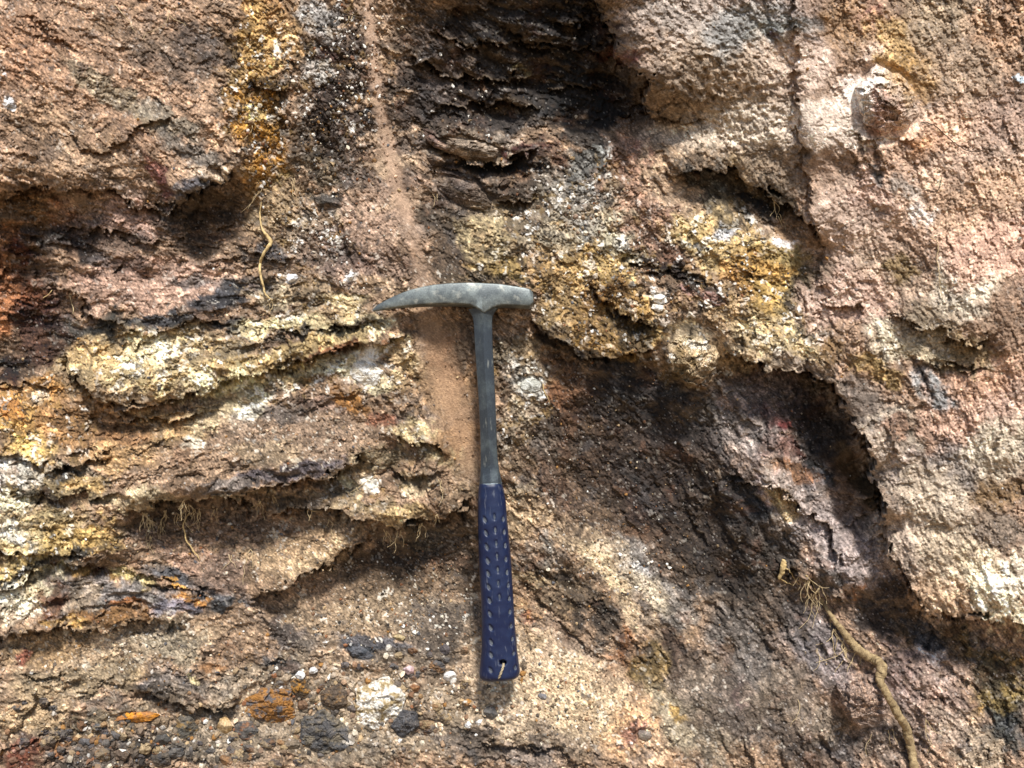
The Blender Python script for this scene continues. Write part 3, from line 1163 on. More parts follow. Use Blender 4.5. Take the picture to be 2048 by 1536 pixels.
# ------------------------------------------------------------------ base colours
lum = C.mean(-1, keepdims=True)
def mul(a): 
    global C
    C = C * a[..., None]
def mixc(mask, col):
    global C
    mk = np.clip(mask, 0, 1)[..., None]
    C = C * (1 - mk) + (lin(col) * ALB if isinstance(col, str) else col) * mk
patch = fbm(UW / 75, VW / 75, 100, 4)
mul(np.exp(.34 * patch + fol * (.14 * L_big + .08 * L_mid + .05 * L_fine) + .12 * perlin(UW / 12, VW / 12, 101)))
hue = fbm(UW / 55, VW / 55, 102, 4)
mixc(sst(.18, .5, hue) * .24 * (TF + e + g), '965c38')          # rust
mixc(sst(.15, .5, -hue) * .40 * (TF + e), '67676a')             # grey slate
hue2 = fbm(UW / 40, VW / 40, 103, 4)
mixc(sst(.2, .45, hue2) * .28 * (g + .3 * TF), 'c8963f')        # ochre
mixc(sst(.26, .5, -hue2) * .5 * (g + .25 * TF), '3c342e')
# pieces of crystal
rA, rB, rD = RND[AI], RND2[BI], RND[DI]
Cg = C * np.exp(.55 * (rB[..., None] - .5) + .35 * (rA[..., None] - .5) + .5 * (rD[..., None] - .5))
bright = np.clip((C.mean(-1) - .10) / .25, 0, 1)
def over(Cx, mk, col):
    mk = mk[..., None].astype(np.float32); return Cx * (1 - mk) + lin(col) * ALB * mk
Cg = over(Cg, (RND3[BI] > .93) * .6 * (0.3 + .7 * bright), 'faf4e8')
Cg = over(Cg, (RND3[DI] > .965) * .75, 'fdf9f0')
Cg = over(Cg, (RND2[DI] < .12) * .7, '3a322c')
Cg = over(Cg, (RND[BI] < .08) * .4, 'b08838')
Cg = over(Cg, np.exp(-((B2 - B1) / .10) ** 2) * .45, '4a3826')
C = C * (1 - ga[..., None]) + Cg * ga[..., None]
# grains in sand and earth
se = np.clip(s + .85 * e + .75 * TF + .55 * p + .35 * m_, 0, 1)
Cs = C * np.exp(.75 * (rD[..., None] - .5) + .45 * (rB[..., None] - .5) * (1 - .6 * s)[..., None] + .15 * white[..., None])
Cs = over(Cs, (RND3[DI] > .965) * (.25 + .45 * s) * (D1 < .6), 'f0e6d4')
Cs = over(Cs, (RND2[DI] < .07) * .6, '40342c')
Cs = over(Cs, (RND[BI] > .98) * .55 * (s > .5) * (B1 < .5), 'e0d2b8')
Cs = over(Cs, (RND[BI] < .03) * .5 * (s > .3), '6c6460')
C = C * (1 - se[..., None]) + Cs * se[..., None]
# mica glints painted in as salt-like specks, with quartz, everywhere on the dark rock
spk = (RNG.random(U.shape) > .988)
spk = blur(spk.astype(np.float32), 0)
mixc(spk * .45 * (1 - m_), 'd8d0c8')
mul(np.exp(.11 * white))
# wind-blown dust caught on the upward-facing steps
gy, gx = np.gradient(blur(H, 1))
dust = sst(.15, 1.1, -gy) * (1 - .6 * ga)
dcol = 'b89c7c'
mixc(dust * .34 * sst(-.3, .3, patch + .2), dcol)
gray = C @ np.array([.3, .6, .1], np.float32); gray = gray[..., None]
C = C / gray * (.37 * (gray / .37) ** 1.34)
gray = (C @ np.array([.3, .6, .1], np.float32))[..., None]
C = gray + (C - gray) * .88
rg = np.clip(C[..., 0] - C[..., 1], 0, 1)
C[..., 1] += .03 * rg; C[..., 0] -= .02 * rg
lift_ = .13 * sst(1560, 1660, U) + .10 * sst(470, 380, U) * sst(420, 340, V)
C = C * (1 + lift_)[..., None]
mauve = (sst(1500, 1650, U) + .3 * sst(480, 380, U) * sst(640, 560, V))[..., None] * .5 * (1 - ga[..., None])
C = C * (1 - mauve) + C * np.array([1.0, .975, 1.08], np.float32) * mauve
C = np.clip(C * 1.0, .012, .92)

# seats for the bedded stones: the face is drawn back round each of them
Hb14 = blur(H, 14)
for ln in STONES.strip().splitlines():
    q_ = ln.split(None, 9)
    u_, v_, rx_, ry_, ro_ = map(float, q_[:5])
    if rx_ < 12: continue
    q = blob(u_, v_, rx_ * 1.12, ry_ * 1.12, ro_, .82, 1.12, U + 3 * w2x, V + 3 * w2y)
    if q is None: continue
    sl, m = q
    H[sl] = H[sl] * (1 - m) + (Hb14[sl] - min(4.5, .10 * min(rx_, ry_))) * m
# the chute of fine dust running down from the top edge to behind the shaft
CH_P = np.array([(733, -60), (742, 60), (750, 140), (762, 230), (780, 310), (800, 390), (826, 470), (846, 560), (864, 660), (882, 740), (912, 820), (932, 900), (950, 990)], np.float32)
xc = np.interp(V, CH_P[:, 1], CH_P[:, 0]) + 5 * w2x
wd = np.interp(V, [0, 200, 330, 420, 520, 640, 760, 900, 990], [10, 12, 17, 16, 15, 26, 36, 26, 12])
op = np.interp(V, [-60, 380, 470, 560, 660, 900, 990], [1, .95, .75, .55, .85, .9, 0])
chute = np.exp(-(np.abs(U - xc + 3 * w3x) / wd) ** 3) * op
H += chute * (blur(H, 10) - H) * .8
H -= 2.0 * chute
dcc = np.where((V < 600)[..., None], lin('c6a68c'), lin('b28f70')) * ALB * np.exp(.10 * white + .12 * perlin(U / 11, V / 24, 170))[..., None]
chc = (chute * (.55 + .25 * sst(-.4, .3, BRK)))[..., None]
C = C * (1 - chc) + dcc * chc

# ------------------------------------------------------------------ the outcrop mesh, carried on well beyond the frame
def outer(lo, hi):
    a = []; x = 0; d = ST
    while x < 1900:
        d = min(d * 1.12, 46); x += d; a.append(x)
    a = np.array(a, np.float32)
    return a
ext = outer(0, 0)
ua = np.concatenate([us[0] - ext[::-1], us, us[-1] + ext]); va = np.concatenate([vsx[0] - ext[::-1], vsx, vsx[-1] + ext])
def mirror(c, lo, n):
    k = np.rint((c - lo) / ST).astype(int)
    per = 2 * (n - 1)
    k = np.abs(((k % per) + per) % per)
    return np.where(k >= n, per - k, k)
jj = mirror(ua, us[0], WW); ii = mirror(va, vsx[0], HH)
Hf = H[np.ix_(ii, jj)]; Cf = C[np.ix_(ii, jj)]
UU, VV = np.meshgrid(ua, va)
# small overhangs: what stands proud of its surroundings also sags forwards and down
loc = (H - blur(H, 9)); loc = np.clip(loc, -9, 9)
locf = loc[np.ix_(ii, jj)]
px = locf / 0.414
inside = ((UU > us[0]) & (UU < us[-1]) & (VV > vsx[0]) & (VV < vsx[-1]))
UU2 = UU; VV2 = VV + .22 * px * inside
X = ray_point(UU2, VV2, Hf).reshape(-1, 3)
nv, nu = UU.shape
idx = np.arange(nv * nu, dtype=np.int32).reshape(nv, nu)
quads = np.stack([idx[:-1, :-1], idx[1:, :-1], idx[1:, 1:], idx[:-1, 1:]], -1).reshape(-1, 4)

def rock_material(name, bump=0.5, rough=0.9, scale=1.0):
    m = bpy.data.materials.new(name); m.use_nodes = True
    nt = m.node_tree; N = nt.nodes; Lk = nt.links
    b = N['Principled BSDF']
    at = N.new('ShaderNodeAttribute'); at.attribute_name = 'Col'
    tc = N.new('ShaderNodeTexCoord')
    n1 = N.new('ShaderNodeTexNoise'); n1.inputs['Scale'].default_value = 900 * scale; n1.inputs['Detail'].default_value = 4; n1.inputs['Roughness'].default_value = .7
    n2 = N.new('ShaderNodeTexVoronoi'); n2.inputs['Scale'].default_value = 700 * scale
    Lk.new(tc.outputs['Object'], n1.inputs['Vector']); Lk.new(tc.outputs['Object'], n2.inputs['Vector'])
    mr = N.new('ShaderNodeMapRange'); mr.inputs[1].default_value = .3; mr.inputs[2].default_value = .7; mr.inputs[3].default_value = .72; mr.inputs[4].default_value = 1.28
    Lk.new(n1.outputs['Fac'], mr.inputs[0])
    vm = N.new('ShaderNodeVectorMath'); vm.operation = 'SCALE'
    Lk.new(at.outputs['Color'], vm.inputs[0]); Lk.new(mr.outputs[0], vm.inputs['Scale'])
    Lk.new(vm.outputs[0], b.inputs['Base Color'])
    ad = N.new('ShaderNodeMath'); ad.operation = 'ADD'
    Lk.new(n1.outputs['Fac'], ad.inputs[0]); Lk.new(n2.outputs['Distance'], ad.inputs[1])
    bp = N.new('ShaderNodeBump'); bp.inputs['Strength'].default_value = bump; bp.inputs['Distance'].default_value = .0006
    Lk.new(ad.outputs[0], bp.inputs['Height']); Lk.new(bp.outputs[0], b.inputs['Normal'])
    b.inputs['Roughness'].default_value = rough
    b.inputs['Specular IOR Level'].default_value = .3
    return m
M_rock = rock_material('weathered_rock')
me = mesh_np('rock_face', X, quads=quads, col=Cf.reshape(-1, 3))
rock = link('rock_face', me, M_rock)
tag(rock, kind='structure')
rock['label'] = 'weathered brown, ochre and grey foliated rock face filling the whole picture'
del UU, VV, UU2, VV2, px, locf, Hf, Cf, quads
print('rock', time.time() - T0)

Hsm = blur(H, 2)
def h_at(u, v, sm=True):
    A = Hsm if sm else H
    i = int(np.clip((v + PAD) / ST, 0, HH - 1)); j = int(np.clip((u + PAD) / ST, 0, WW - 1))
    return float(A[i, j])
def c_at(u, v):
    i = int(np.clip((v + PAD) / ST, 0, HH - 1)); j = int(np.clip((u + PAD) / ST, 0, WW - 1))
    return C[i, j]

# ------------------------------------------------------------------ the hammer
def V3(u, v, h): return Vector(ray_point(np.float64(u), np.float64(v), np.float64(h)).tolist())
def simple_mat(name, col, rough, metal=0.0, var=.25, vscale=60, col2=None, bump=.15, bscale=900, thr=(.45, .62), spec=.5):
    m = bpy.data.materials.new(name); m.use_nodes = True
    nt = m.node_tree; N = nt.nodes; Lk = nt.links; b = N['Principled BSDF']
    tc = N.new('ShaderNodeTexCoord')
    n1 = N.new('ShaderNodeTexNoise'); n1.inputs['Scale'].default_value = vscale; n1.inputs['Detail'].default_value = 8; n1.inputs['Roughness'].default_value = .65
    n2 = N.new('ShaderNodeTexNoise'); n2.inputs['Scale'].default_value = bscale; n2.inputs['Detail'].default_value = 3
    Lk.new(tc.outputs['Object'], n1.inputs['Vector']); Lk.new(tc.outputs['Object'], n2.inputs['Vector'])
    mr = N.new('ShaderNodeMapRange'); mr.inputs[1].default_value = thr[0]; mr.inputs[2].default_value = thr[1]
    Lk.new(n1.outputs['Fac'], mr.inputs[0])
    mx = N.new('ShaderNodeMix'); mx.data_type = 'RGBA'
    c1 = lin(col); c2 = lin(col2) if col2 else c1 * (1 + var)
    mx.inputs[6].default_value = (*c1, 1); mx.inputs[7].default_value = (*c2, 1)
    Lk.new(mr.outputs[0], mx.inputs[0])
    # fine darker and lighter mottling
    mr2 = N.new('ShaderNodeMapRange'); mr2.inputs[1].default_value = .3; mr2.inputs[2].default_value = .7; mr2.inputs[3].default_value = 1 - var * .8; mr2.inputs[4].default_value = 1 + var * .8
    Lk.new(n2.outputs['Fac'], mr2.inputs[0])
    sc = N.new('ShaderNodeVectorMath'); sc.operation = 'SCALE'
    Lk.new(mx.outputs[2], sc.inputs[0]); Lk.new(mr2.outputs[0], sc.inputs['Scale'])
    Lk.new(sc.outputs[0], b.inputs['Base Color'])
    mr3 = N.new('ShaderNodeMapRange'); mr3.inputs[3].default_value = rough - .08; mr3.inputs[4].default_value = min(1, rough + .12)
    Lk.new(n1.outputs['Fac'], mr3.inputs[0]); Lk.new(mr3.outputs[0], b.inputs['Roughness'])
    b.inputs['Metallic'].default_value = metal
    b.inputs['Specular IOR Level'].default_value = spec
    bp = N.new('ShaderNodeBump'); bp.inputs['Strength'].default_value = bump; bp.inputs['Distance'].default_value = .0004
    Lk.new(n2.outputs['Fac'], bp.inputs['Height']); Lk.new(bp.outputs[0], b.inputs['Normal'])
    return m
def scratched(m, col, scale=(900, 900, 30), amount=.5, lo=.66, hi=.74):
    """thin pale scratches and smeared dust over a material"""
    nt = m.node_tree; N = nt.nodes; Lk = nt.links; b = N['Principled BSDF']
    src = b.inputs['Base Color'].links[0].from_socket
    tc = N.new('ShaderNodeTexCoord'); mp = N.new('ShaderNodeMapping'); mp.inputs['Scale'].default_value = scale; mp.inputs['Rotation'].default_value = (.2, .5, .35)
    n = N.new('ShaderNodeTexNoise'); n.inputs['Scale'].default_value = 1; n.inputs['Detail'].default_value = 3; n.inputs['Roughness'].default_value = .6
    Lk.new(tc.outputs['Object'], mp.inputs['Vector']); Lk.new(mp.outputs[0], n.inputs['Vector'])
    mr = N.new('ShaderNodeMapRange'); mr.inputs[1].default_value = lo; mr.inputs[2].default_value = hi; mr.inputs[3].default_value = 0; mr.inputs[4].default_value = amount
    Lk.new(n.outputs['Fac'], mr.inputs[0])
    mx = N.new('ShaderNodeMix'); mx.data_type = 'RGBA'; mx.inputs[7].default_value = (*lin(col), 1)
    Lk.new(mr.outputs[0], mx.inputs[0]); Lk.new(src, mx.inputs[6]); Lk.new(mx.outputs[2], b.inputs['Base Color'])
    return m
M_head = scratched(simple_mat('worn_tool_steel', '595f60', .46, .4, .3, 75, '7d8482', .22, 1100, (.42, .60)), 'c4c2b4', (120, 120, 160), .45, .56, .70)
M_shaft = scratched(simple_mat('dark_tool_steel', '40464c', .40, .4, .25, 60, '5c6466', .12, 1000, (.48, .66)), 'b8b8ac', (260, 260, 60), .5, .62, .72)
M_grip = scratched(simple_mat('blue_rubber_grip', '0d1a3c', .44, 0, .18, 45, '1b2a4a', .10, 1500, (.45, .68), spec=.45), '8f949c', (500, 500, 90), .28, .60, .74)
M_dim = simple_mat('dust_filled_dimple', '565a60', .9, 0, .3, 300, '343b4a', .3, 1800)
M_seam = simple_mat('pale_grip_edge', '8d98a0', .5, .3, .2, 200, '6c7880', .2)
M_dark = simple_mat('hole_shadow_black_rubber', '0c0e14', .9, 0, .1)
M_cord = simple_mat('beige_twine', 'b7a788', .9, 0, .35, 700, '8d7d60', .6, 2500)

PB = V3(1000, 1358, 40); PT = V3(965, 600, 22)
AXW = (PT - PB).normalized()
NR = (Vector((0, -1, 0)) - AXW * Vector((0, -1, 0)).dot(AXW)).normalized()     # out of the face, towards the viewer
AXR = AXW.cross(NR).normalized()
if AXR.x < 0: AXR = -AXR
HB = Matrix((AXR, NR, AXW)).transposed().to_4x4(); HB.translation = PB
HBI = HB.inverted()
def to_loc(u, v, off=0.0):
    """pixel -> hammer coordinates (across, -, along) on the plane 'off' metres in front of its middle plane"""
    o = Vector((0, -D, 0)); d = (V3(u, v, 0) - o)
    p0 = PB + NR * off
    t = (p0 - o).dot(NR) / d.dot(NR)
    return HBI @ (o + d * t)
hammer = bpy.data.objects.new('geological_hammer', None); COL.objects.link(hammer)
hammer.matrix_world = HB; hammer.empty_display_size = .02
tag(hammer, 'grey steel pick hammer with dimpled blue rubber grip leaning upright against the rock face', 'hammer')
def hpart(name, me, mat, parent=hammer):
    o = bpy.data.objects.new(name, me); COL.objects.link(o)
    if len(me.materials) == 0: me.materials.append(mat)
    o.parent = parent
    return o
def interp(x, xs, ys): return np.interp(x, xs, ys)

def rings_mesh(name, rings, cap=True, smooth=True):
    n = len(rings[0]); v = np.array([p for r in rings for p in r], np.float32)
    q = []
    for i in range(len(rings) - 1):
        for j in range(n):
            k = (j + 1) % n
            q.append((i * n + j, i * n + k, (i + 1) * n + k, (i + 1) * n + j))
    t = []
    if cap:
        for base, rr, fl in ((0, rings[0], True), ((len(rings) - 1) * n, rings[-1], False)):
            c = len(v); v = np.vstack([v, np.mean(np.array(rr), 0)[None]])
            for j in range(n):
                k = (j + 1) % n
                t.append((base + k, base + j, c) if fl else (base + j, base + k, c))
    me = mesh_np(name, v, np.array(q), np.array(t) if t else None, smooth)
    return me

# head: stations along the head; outline of its near face from the photograph, depth tapering to the point
T_HEAD = .0185
top_px = [(744, 617), (752, 608.5), (768, 599.5), (782, 592.5), (800, 585), (820, 578), (845, 572), (870, 568), (900, 565.3), (935, 564.3), (965, 565), (1000, 567), (1030, 571.5), (1052, 575), (1060, 577.5), (1066, 583)]
bot_px = [(744, 620), (752, 620), (768, 617), (785, 614), (810, 611), (840, 608.5), (870, 607), (900, 606.5), (925, 607.5), (940, 609), (952, 615), (962, 622), (968, 626), (975, 621), (985, 615), (995, 611), (1005, 609.3), (1020, 609.8), (1045, 610.8), (1060, 611.5), (1066, 606)]
tl = [to_loc(a, b, T_HEAD / 2) for a, b in top_px]; bl = [to_loc(a, b, T_HEAD / 2) for a, b in bot_px]
tx = np.array([p.x for p in tl]); tz = np.array([p.z for p in tl]); bx_ = np.array([p.x for p in bl]); bz = np.array([p.z for p in bl])
xs = np.concatenate([np.linspace(tx[0], tx[0] + .006, 5)[:-1], np.linspace(tx[0] + .006, tx[-1] - .003, 84), np.linspace(tx[-1] - .003, tx[-1], 5)[1:]])
rings = []
L0, L1 = xs[0], xs[-1]
rh = random.Random(3)
for x in xs:
    zt = float(interp(x, tx, tz)); zb = float(interp(x, bx_, bz))
    f = (x - L0) / (L1 - L0)
    th = T_HEAD * (0.13 + 0.87 * min(1, f / .42) ** .75) / 2            # half thickness, thins towards the point
    if x > L1 - .003: th *= 1 - .16 * ((x - L1 + .003) / .003) ** 2
    hgt = zt - zb
    c = min(.0016, th * .45, hgt * .3)                                    # chamfer
    ym = 0.0 if f > .42 else (T_HEAD / 2 - th) * .55                      # the pick leans towards the near side a little
    yn, yf = ym + th, ym - th
    w = .0002 * math.sin(f * 40) + rh.uniform(-.00008, .00008)
    rings.append([(x, yn, zb + c), (x, yn + w * .3, (zt + zb) / 2 + w), (x, yn, zt - c), (x, yn - c * .35, zt - c * .35), (x, yn - c, zt), (x, ym, zt + w), (x, yf + c, zt), (x, yf, zt - c),
                  (x, yf, (zt + zb) / 2), (x, yf, zb + c), (x, yf + c, zb), (x, ym, zb), (x, yn - c, zb), (x, yn - c * .35, zb + c * .35)])
me = rings_mesh('hammer_head', rings)
head = hpart('hammer_head', me, M_head)
mod = head.modifiers.new('edge', 'EDGE_SPLIT'); mod.split_angle = math.radians(32)

# shaft: flattened bar with a ridge down the middle of each side, flaring into the head and towards the grip
sh_l = [(618, 936), (626, 941), (634, 945), (645, 947), (700, 950), (750, 953.5), (800, 957), (850, 959.5), (900, 961), (930, 961), (945, 960.5), (955, 959.5), (966, 958.5), (972, 958)]
sh_r = [(618, 996), (626, 990), (634, 986), (645, 984.5), (700, 986), (750, 988.5), (800, 991), (850, 993), (900, 994.5), (930, 997), (945, 999.5), (955, 1002), (966, 1004), (972, 1004.5)]
ridge = [(618, 967), (700, 967.5), (800, 973.7), (900, 978.3), (950, 981), (972, 981)]
rings = []
ss = np.concatenate([np.linspace(618, 645, 9), np.linspace(655, 972, 42)])
for k, y in enumerate(ss):
    xl = np.interp(y, [a for a, _ in sh_l], [b for _, b in sh_l]); xr = np.interp(y, [a for a, _ in sh_r], [b for _, b in sh_r]); xm = np.interp(y, [a for a, _ in ridge], [b for _, b in ridge])
    A = to_loc(xl, y, 0); B = to_loc(xr, y, 0); Mm = to_loc(xm, y, .007)
    z = (A.z + B.z) / 2
    t = .0070 if y > 650 else .0070 + .0016 * (650 - y) / 32
    soft = sst(930, 965, np.float64(y))                                   # rounds off where it enters the grip
    t = t + .0028 * float(soft)
    e = t * (.62 + .2 * float(soft))
    tf = t * (1 - .0 * float(soft))
    rr = [(A.x, 0, z), (A.x + .0004, e * .55, z), (A.x * .72 + Mm.x * .28, e * (.86 + .05 * float(soft)), z), (Mm.x, tf, z), (B.x * .72 + Mm.x * .28, e * (.86 + .05 * float(soft)), z), (B.x - .0004, e * .55, z), (B.x, 0, z),
          (B.x - .0004, -e * .55, z), (B.x * .72 + Mm.x * .28, -e * .86, z), (Mm.x, -tf, z), (A.x * .72 + Mm.x * .28, -e * .86, z), (A.x + .0004, -e * .55, z)]
    rings.append(rr)
me = rings_mesh('shaft', rings)
shaft = hpart('shaft', me, M_shaft)
mod = shaft.modifiers.new('edge', 'EDGE_SPLIT'); mod.split_angle = math.radians(14)

# grip
gr_l = [(967, 958.5), (975, 957.5), (1000, 955.6), (1050, 956), (1100, 957.2), (1150, 959.5), (1200, 962.5), (1250, 963.5), (1300, 963), (1330, 960), (1345, 958.5), (1353, 959), (1358, 963), (1361, 971)]
gr_r = [(967, 1004), (975, 1006), (1000, 1011.5), (1050, 1015.5), (1100, 1020.5), (1150, 1024), (1200, 1027), (1250, 1030), (1300, 1034.5), (1330, 1038.5), (1341, 1040), (1350, 1038.5), (1355, 1033), (1359, 1020)]
dim = []
for a, b in ((488, 695), (505, 880), (515, 1075), (528, 1270), (535, 1450)): dim.append((900 + a / 6.98, 940 + b / 6.98, -27, 8.4, 3.7))
for a, b in ((620, 655), (632, 840), (645, 1025), (657, 1205), (668, 1395)): dim.append((900 + a / 6.98, 940 + b / 6.98, -5, 7.8, 3.2))
for a, b in ((740, 685), (755, 865), (768, 1055), (780, 1245), (795, 1430)): dim.append((900 + a / 6.98, 940 + b / 6.98, 10, 7.2, 3.1))
for a, b in ((497, 92), (507, 265), (512, 435), (522, 612), (527, 797), (527, 960), (520, 1155)): dim.append((900 + a / 6.4, 1160 + b / 6.4, -30, 8.0, 3.8))
for a, b in ((620, 45), (633, 217)): dim.append((900 + a / 6.4, 1160 + b / 6.4, -4, 7.6, 3.1))
for a, b in ((745, 70), (757, 240), (765, 410), (780, 590), (797, 757), (815, 940), (833, 1125)): dim.append((900 + a / 6.4, 1160 + b / 6.4, 13, 6.6, 3.0))
NA = 112
ys = np.concatenate([[967, 967.8, 969.5], np.linspace(972, 1345, 250), [1348, 1351, 1353.5, 1355.5, 1357.2, 1358.6, 1359.6]])
hole_uv = (1006.0, 1326.0)
V_ = []
def grip_half(y): return .0102 + .0012 * math.sin((y - 967) / 390 * math.pi) + .0012 * float(sst(1250., 1345., np.float64(y)))
ang = np.linspace(0, 2 * np.pi, NA, endpoint=False)
GV = np.zeros((len(ys), NA, 3))
for i, y in enumerate(ys):
    xl = np.interp(y, [a for a, _ in gr_l], [b for _, b in gr_l]); xr = np.interp(y, [a for a, _ in gr_r], [b for _, b in gr_r])
    A = to_loc(xl, y, 0); B = to_loc(xr, y, 0); cxm = (A.x + B.x) / 2; hw = (B.x - A.x) / 2; z = (A.z + B.z) / 2
    th = grip_half(y)
    if y < 972: th *= .93 + .07 * (y - 967) / 5; 
    if y > 1345:
        q = (y - 1345) / 16; th *= math.sqrt(max(.05, 1 - q * q)); 
    ca, sa = np.cos(ang), np.sin(ang)
    ex = 2 / 2.35
    GV[i, :, 0] = cxm + hw * np.sign(ca) * np.abs(ca) ** ex
    GV[i, :, 1] = th * np.sign(sa) * np.abs(sa) ** ex
    GV[i, :, 2] = z + (B.z - A.z) / 2 * ca * .8
# project every vertex on the near side to its pixel, to press the dimples and the cord hole into the rubber
Wm = np.array(HB)
flat = GV.reshape(-1, 3); wpt = flat @ Wm[:3, :3].T + Wm[:3, 3]
pu = 1024 + wpt[:, 0] / (wpt[:, 1] + D) * F_PX; pv = 768 - wpt[:, 2] / (wpt[:, 1] + D) * F_PX
near = flat[:, 1] > .001
dep = np.zeros(len(flat))
for (a, b, r, ry, rx) in dim:
    c, s_ = math.cos(math.radians(r)), math.sin(math.radians(r))
    dx, dy = pu - a, pv - b
    xx = dx * c + dy * s_; yy = -dx * s_ + dy * c
    q = (xx / rx) ** 2 + (yy / ry) ** 2
    dep = np.maximum(dep, np.where(near, .0011 * np.clip(1.35 - q, 0, 1), 0))
    dep = np.where(near, dep - .00016 * np.exp(-((np.sqrt(q) - 1.5) / .25) ** 2), dep)
q = ((pu - hole_uv[0]) ** 2 + (pv - hole_uv[1]) ** 2) / 5.6 ** 2
dep = np.where(near & (q < 1.25), .0085 * np.clip((1.25 - q) * 4, 0, 1), dep)
n3 = np.array([perlin(flat[:, 2] * 160, flat[:, 0] * 160 + k * 9, 130 + k) for k in range(1)])[0]
flat[:, 1] -= np.sign(flat[:, 1]) * dep
flat[:, 1] += np.sign(flat[:, 1]) * n3 * .00022
me = rings_mesh('grip', list(flat.reshape(len(ys), NA, 3)))
grip = hpart('grip', me, M_grip)
grip['label'] = 'blue rubber grip with rows of oval dimples'

def surf_off(u, v):
    """height of the grip surface above the middle plane at a pixel"""
    j = np.argmin(np.where(near, (pu - u) ** 2 + (pv - v) ** 2, 1e9)); return flat[j, 1] + dep[j]
for (a, b, r, ry, rx) in dim:
    off = surf_off(a, b)
    c, s_ = math.cos(math.radians(r)), math.sin(math.radians(r))
    vv = []; tris = []
    R = ((0, 0), *[(q_, t_) for q_ in (.4, .72) for t_ in range(14)])
    for (q_, t_) in R:
        an = t_ / 14 * 2 * math.pi
        xx = rx * q_ * math.cos(an); yy = ry * q_ * math.sin(an)
        uu = a + xx * c - yy * s_; vp = b + xx * s_ + yy * c
        jn = np.argmin(np.where(near, (pu - uu) ** 2 + (pv - vp) ** 2, 1e9))
        o_ = flat[jn, 1] + dep[jn] * 1.0 - .0011 * (1.0 - .62 * q_ * q_) + .00022
        L_ = to_loc(uu, vp, o_)
        vv.append((L_.x, o_, L_.z))
    for t_ in range(14):
        k_ = (t_ + 1) % 14
        tris.append((0, 1 + t_, 1 + k_)); tris.append((1 + t_, 15 + t_, 15 + k_)); tris.append((1 + t_, 15 + k_, 1 + k_))
    dm = mesh_np('dimple', np.array(vv), tris=np.array(tris)[:, ::-1])
    dobj = hpart('dimple', dm, M_dim, grip)
# pale moulding edge where the rubber starts
rings = []
for y, k in ((965.6, .985), (966.2, 1.01), (967.6, 1.015), (968.4, .99)):
    xl, xr = 958.4, 1004.2
    A = to_loc(xl, y, 0); B = to_loc(xr, y, 0); th = .0098 * k
    rings.append([((A.x + B.x) / 2 + (B.x - A.x) / 2 * k * math.cos(t) * 1.0, th * math.sin(t), (A.z + B.z) / 2) for t in np.linspace(0, 2 * math.pi, 32, endpoint=False)])
hpart('collar', rings_mesh('collar', rings), M_seam)

def tube_mesh(name, pts, rad, n=8, col=None, jit=0.0, seed=0):
    """tapering tube through world points"""
    rr = random.Random(seed); P = [Vector(p) for p in pts]; rings = []
    up = Vector((0, -1, 0)); 
    for i, p_ in enumerate(P):
        d = (P[min(i + 1, len(P) - 1)] - P[max(i - 1, 0)]).normalized()
        s1 = d.cross(up).normalized(); s2 = s1.cross(d).normalized()
        r = rad[i] if hasattr(rad, '__len__') else rad
        rings.append([tuple(p_ + (s1 * math.cos(2 * math.pi * k / n) + s2 * math.sin(2 * math.pi * k / n)) * r * (1 + jit * 2.2 * float(perlin(np.float32(i * .45 + seed), np.float32(k * 1.3), 160)) + rr.uniform(-jit, jit) * .25)) for k in range(n)])
    return rings_mesh(name, rings)
def smooth_path(pts, per=6):
    out = []; P = [np.array(p, float) for p in pts]
    P = [2 * P[0] - P[1]] + P + [2 * P[-1] - P[-2]]
    for i in range(1, len(P) - 2):
        for k in range(per):
            t = k / per
            out.append(.5 * (2 * P[i] + (P[i + 1] - P[i - 1]) * t + (2 * P[i - 1] - 5 * P[i] + 4 * P[i + 1] - P[i + 2]) * t * t + (3 * P[i] - P[i - 1] - 3 * P[i + 1] + P[i + 2]) * t ** 3))
    out.append(P[-2]); return out
so = surf_off(1006, 1330)
cp = smooth_path([(1006.5, 1326, so - .006), (1007, 1330, so - .0005), (1005, 1337, so + .0012), (1001, 1348, so + .0010), (998, 1356, so - .001), (994, 1363, so - .006)], 5)
strands = []
for k_ in range(2):
    pts = []
    for i, c_ in enumerate(cp):
        L_ = to_loc(c_[0], c_[1], c_[2]); an = i * .9 + k_ * math.pi
        pts.append(Vector((L_.x + .00042 * math.cos(an), L_.y + .00042 * math.sin(an), L_.z)))
    o = hpart('strand' if 0 else 'cord', tube_mesh('cord', pts, .00062, 7), M_cord)
    strands.append(o)
# join both strands of the twine into one part
m0, m1 = strands[0].data, strands[1].data
def mesh_arrays(m):
    v = np.empty(len(m.vertices) * 3, np.float32); m.vertices.foreach_get('co', v); return v.reshape(-1, 3), [tuple(p_.vertices) for p_ in m.polygons]
va_, fa = mesh_arrays(m0); vb_, fb = mesh_arrays(m1)
mj = bpy.data.meshes.new('cord'); mj.from_pydata([tuple(x) for x in np.vstack([va_, vb_])], [], fa + [tuple(i + len(va_) for i in f) for f in fb]); mj.materials.append(M_cord)
bpy.data.objects.remove(strands[1]); strands[0].data = mj; strands[0].name = 'cord'
strands[0]['label'] = 'short loop of beige twine through the hole in the grip end'
print('hammer', time.time() - T0)

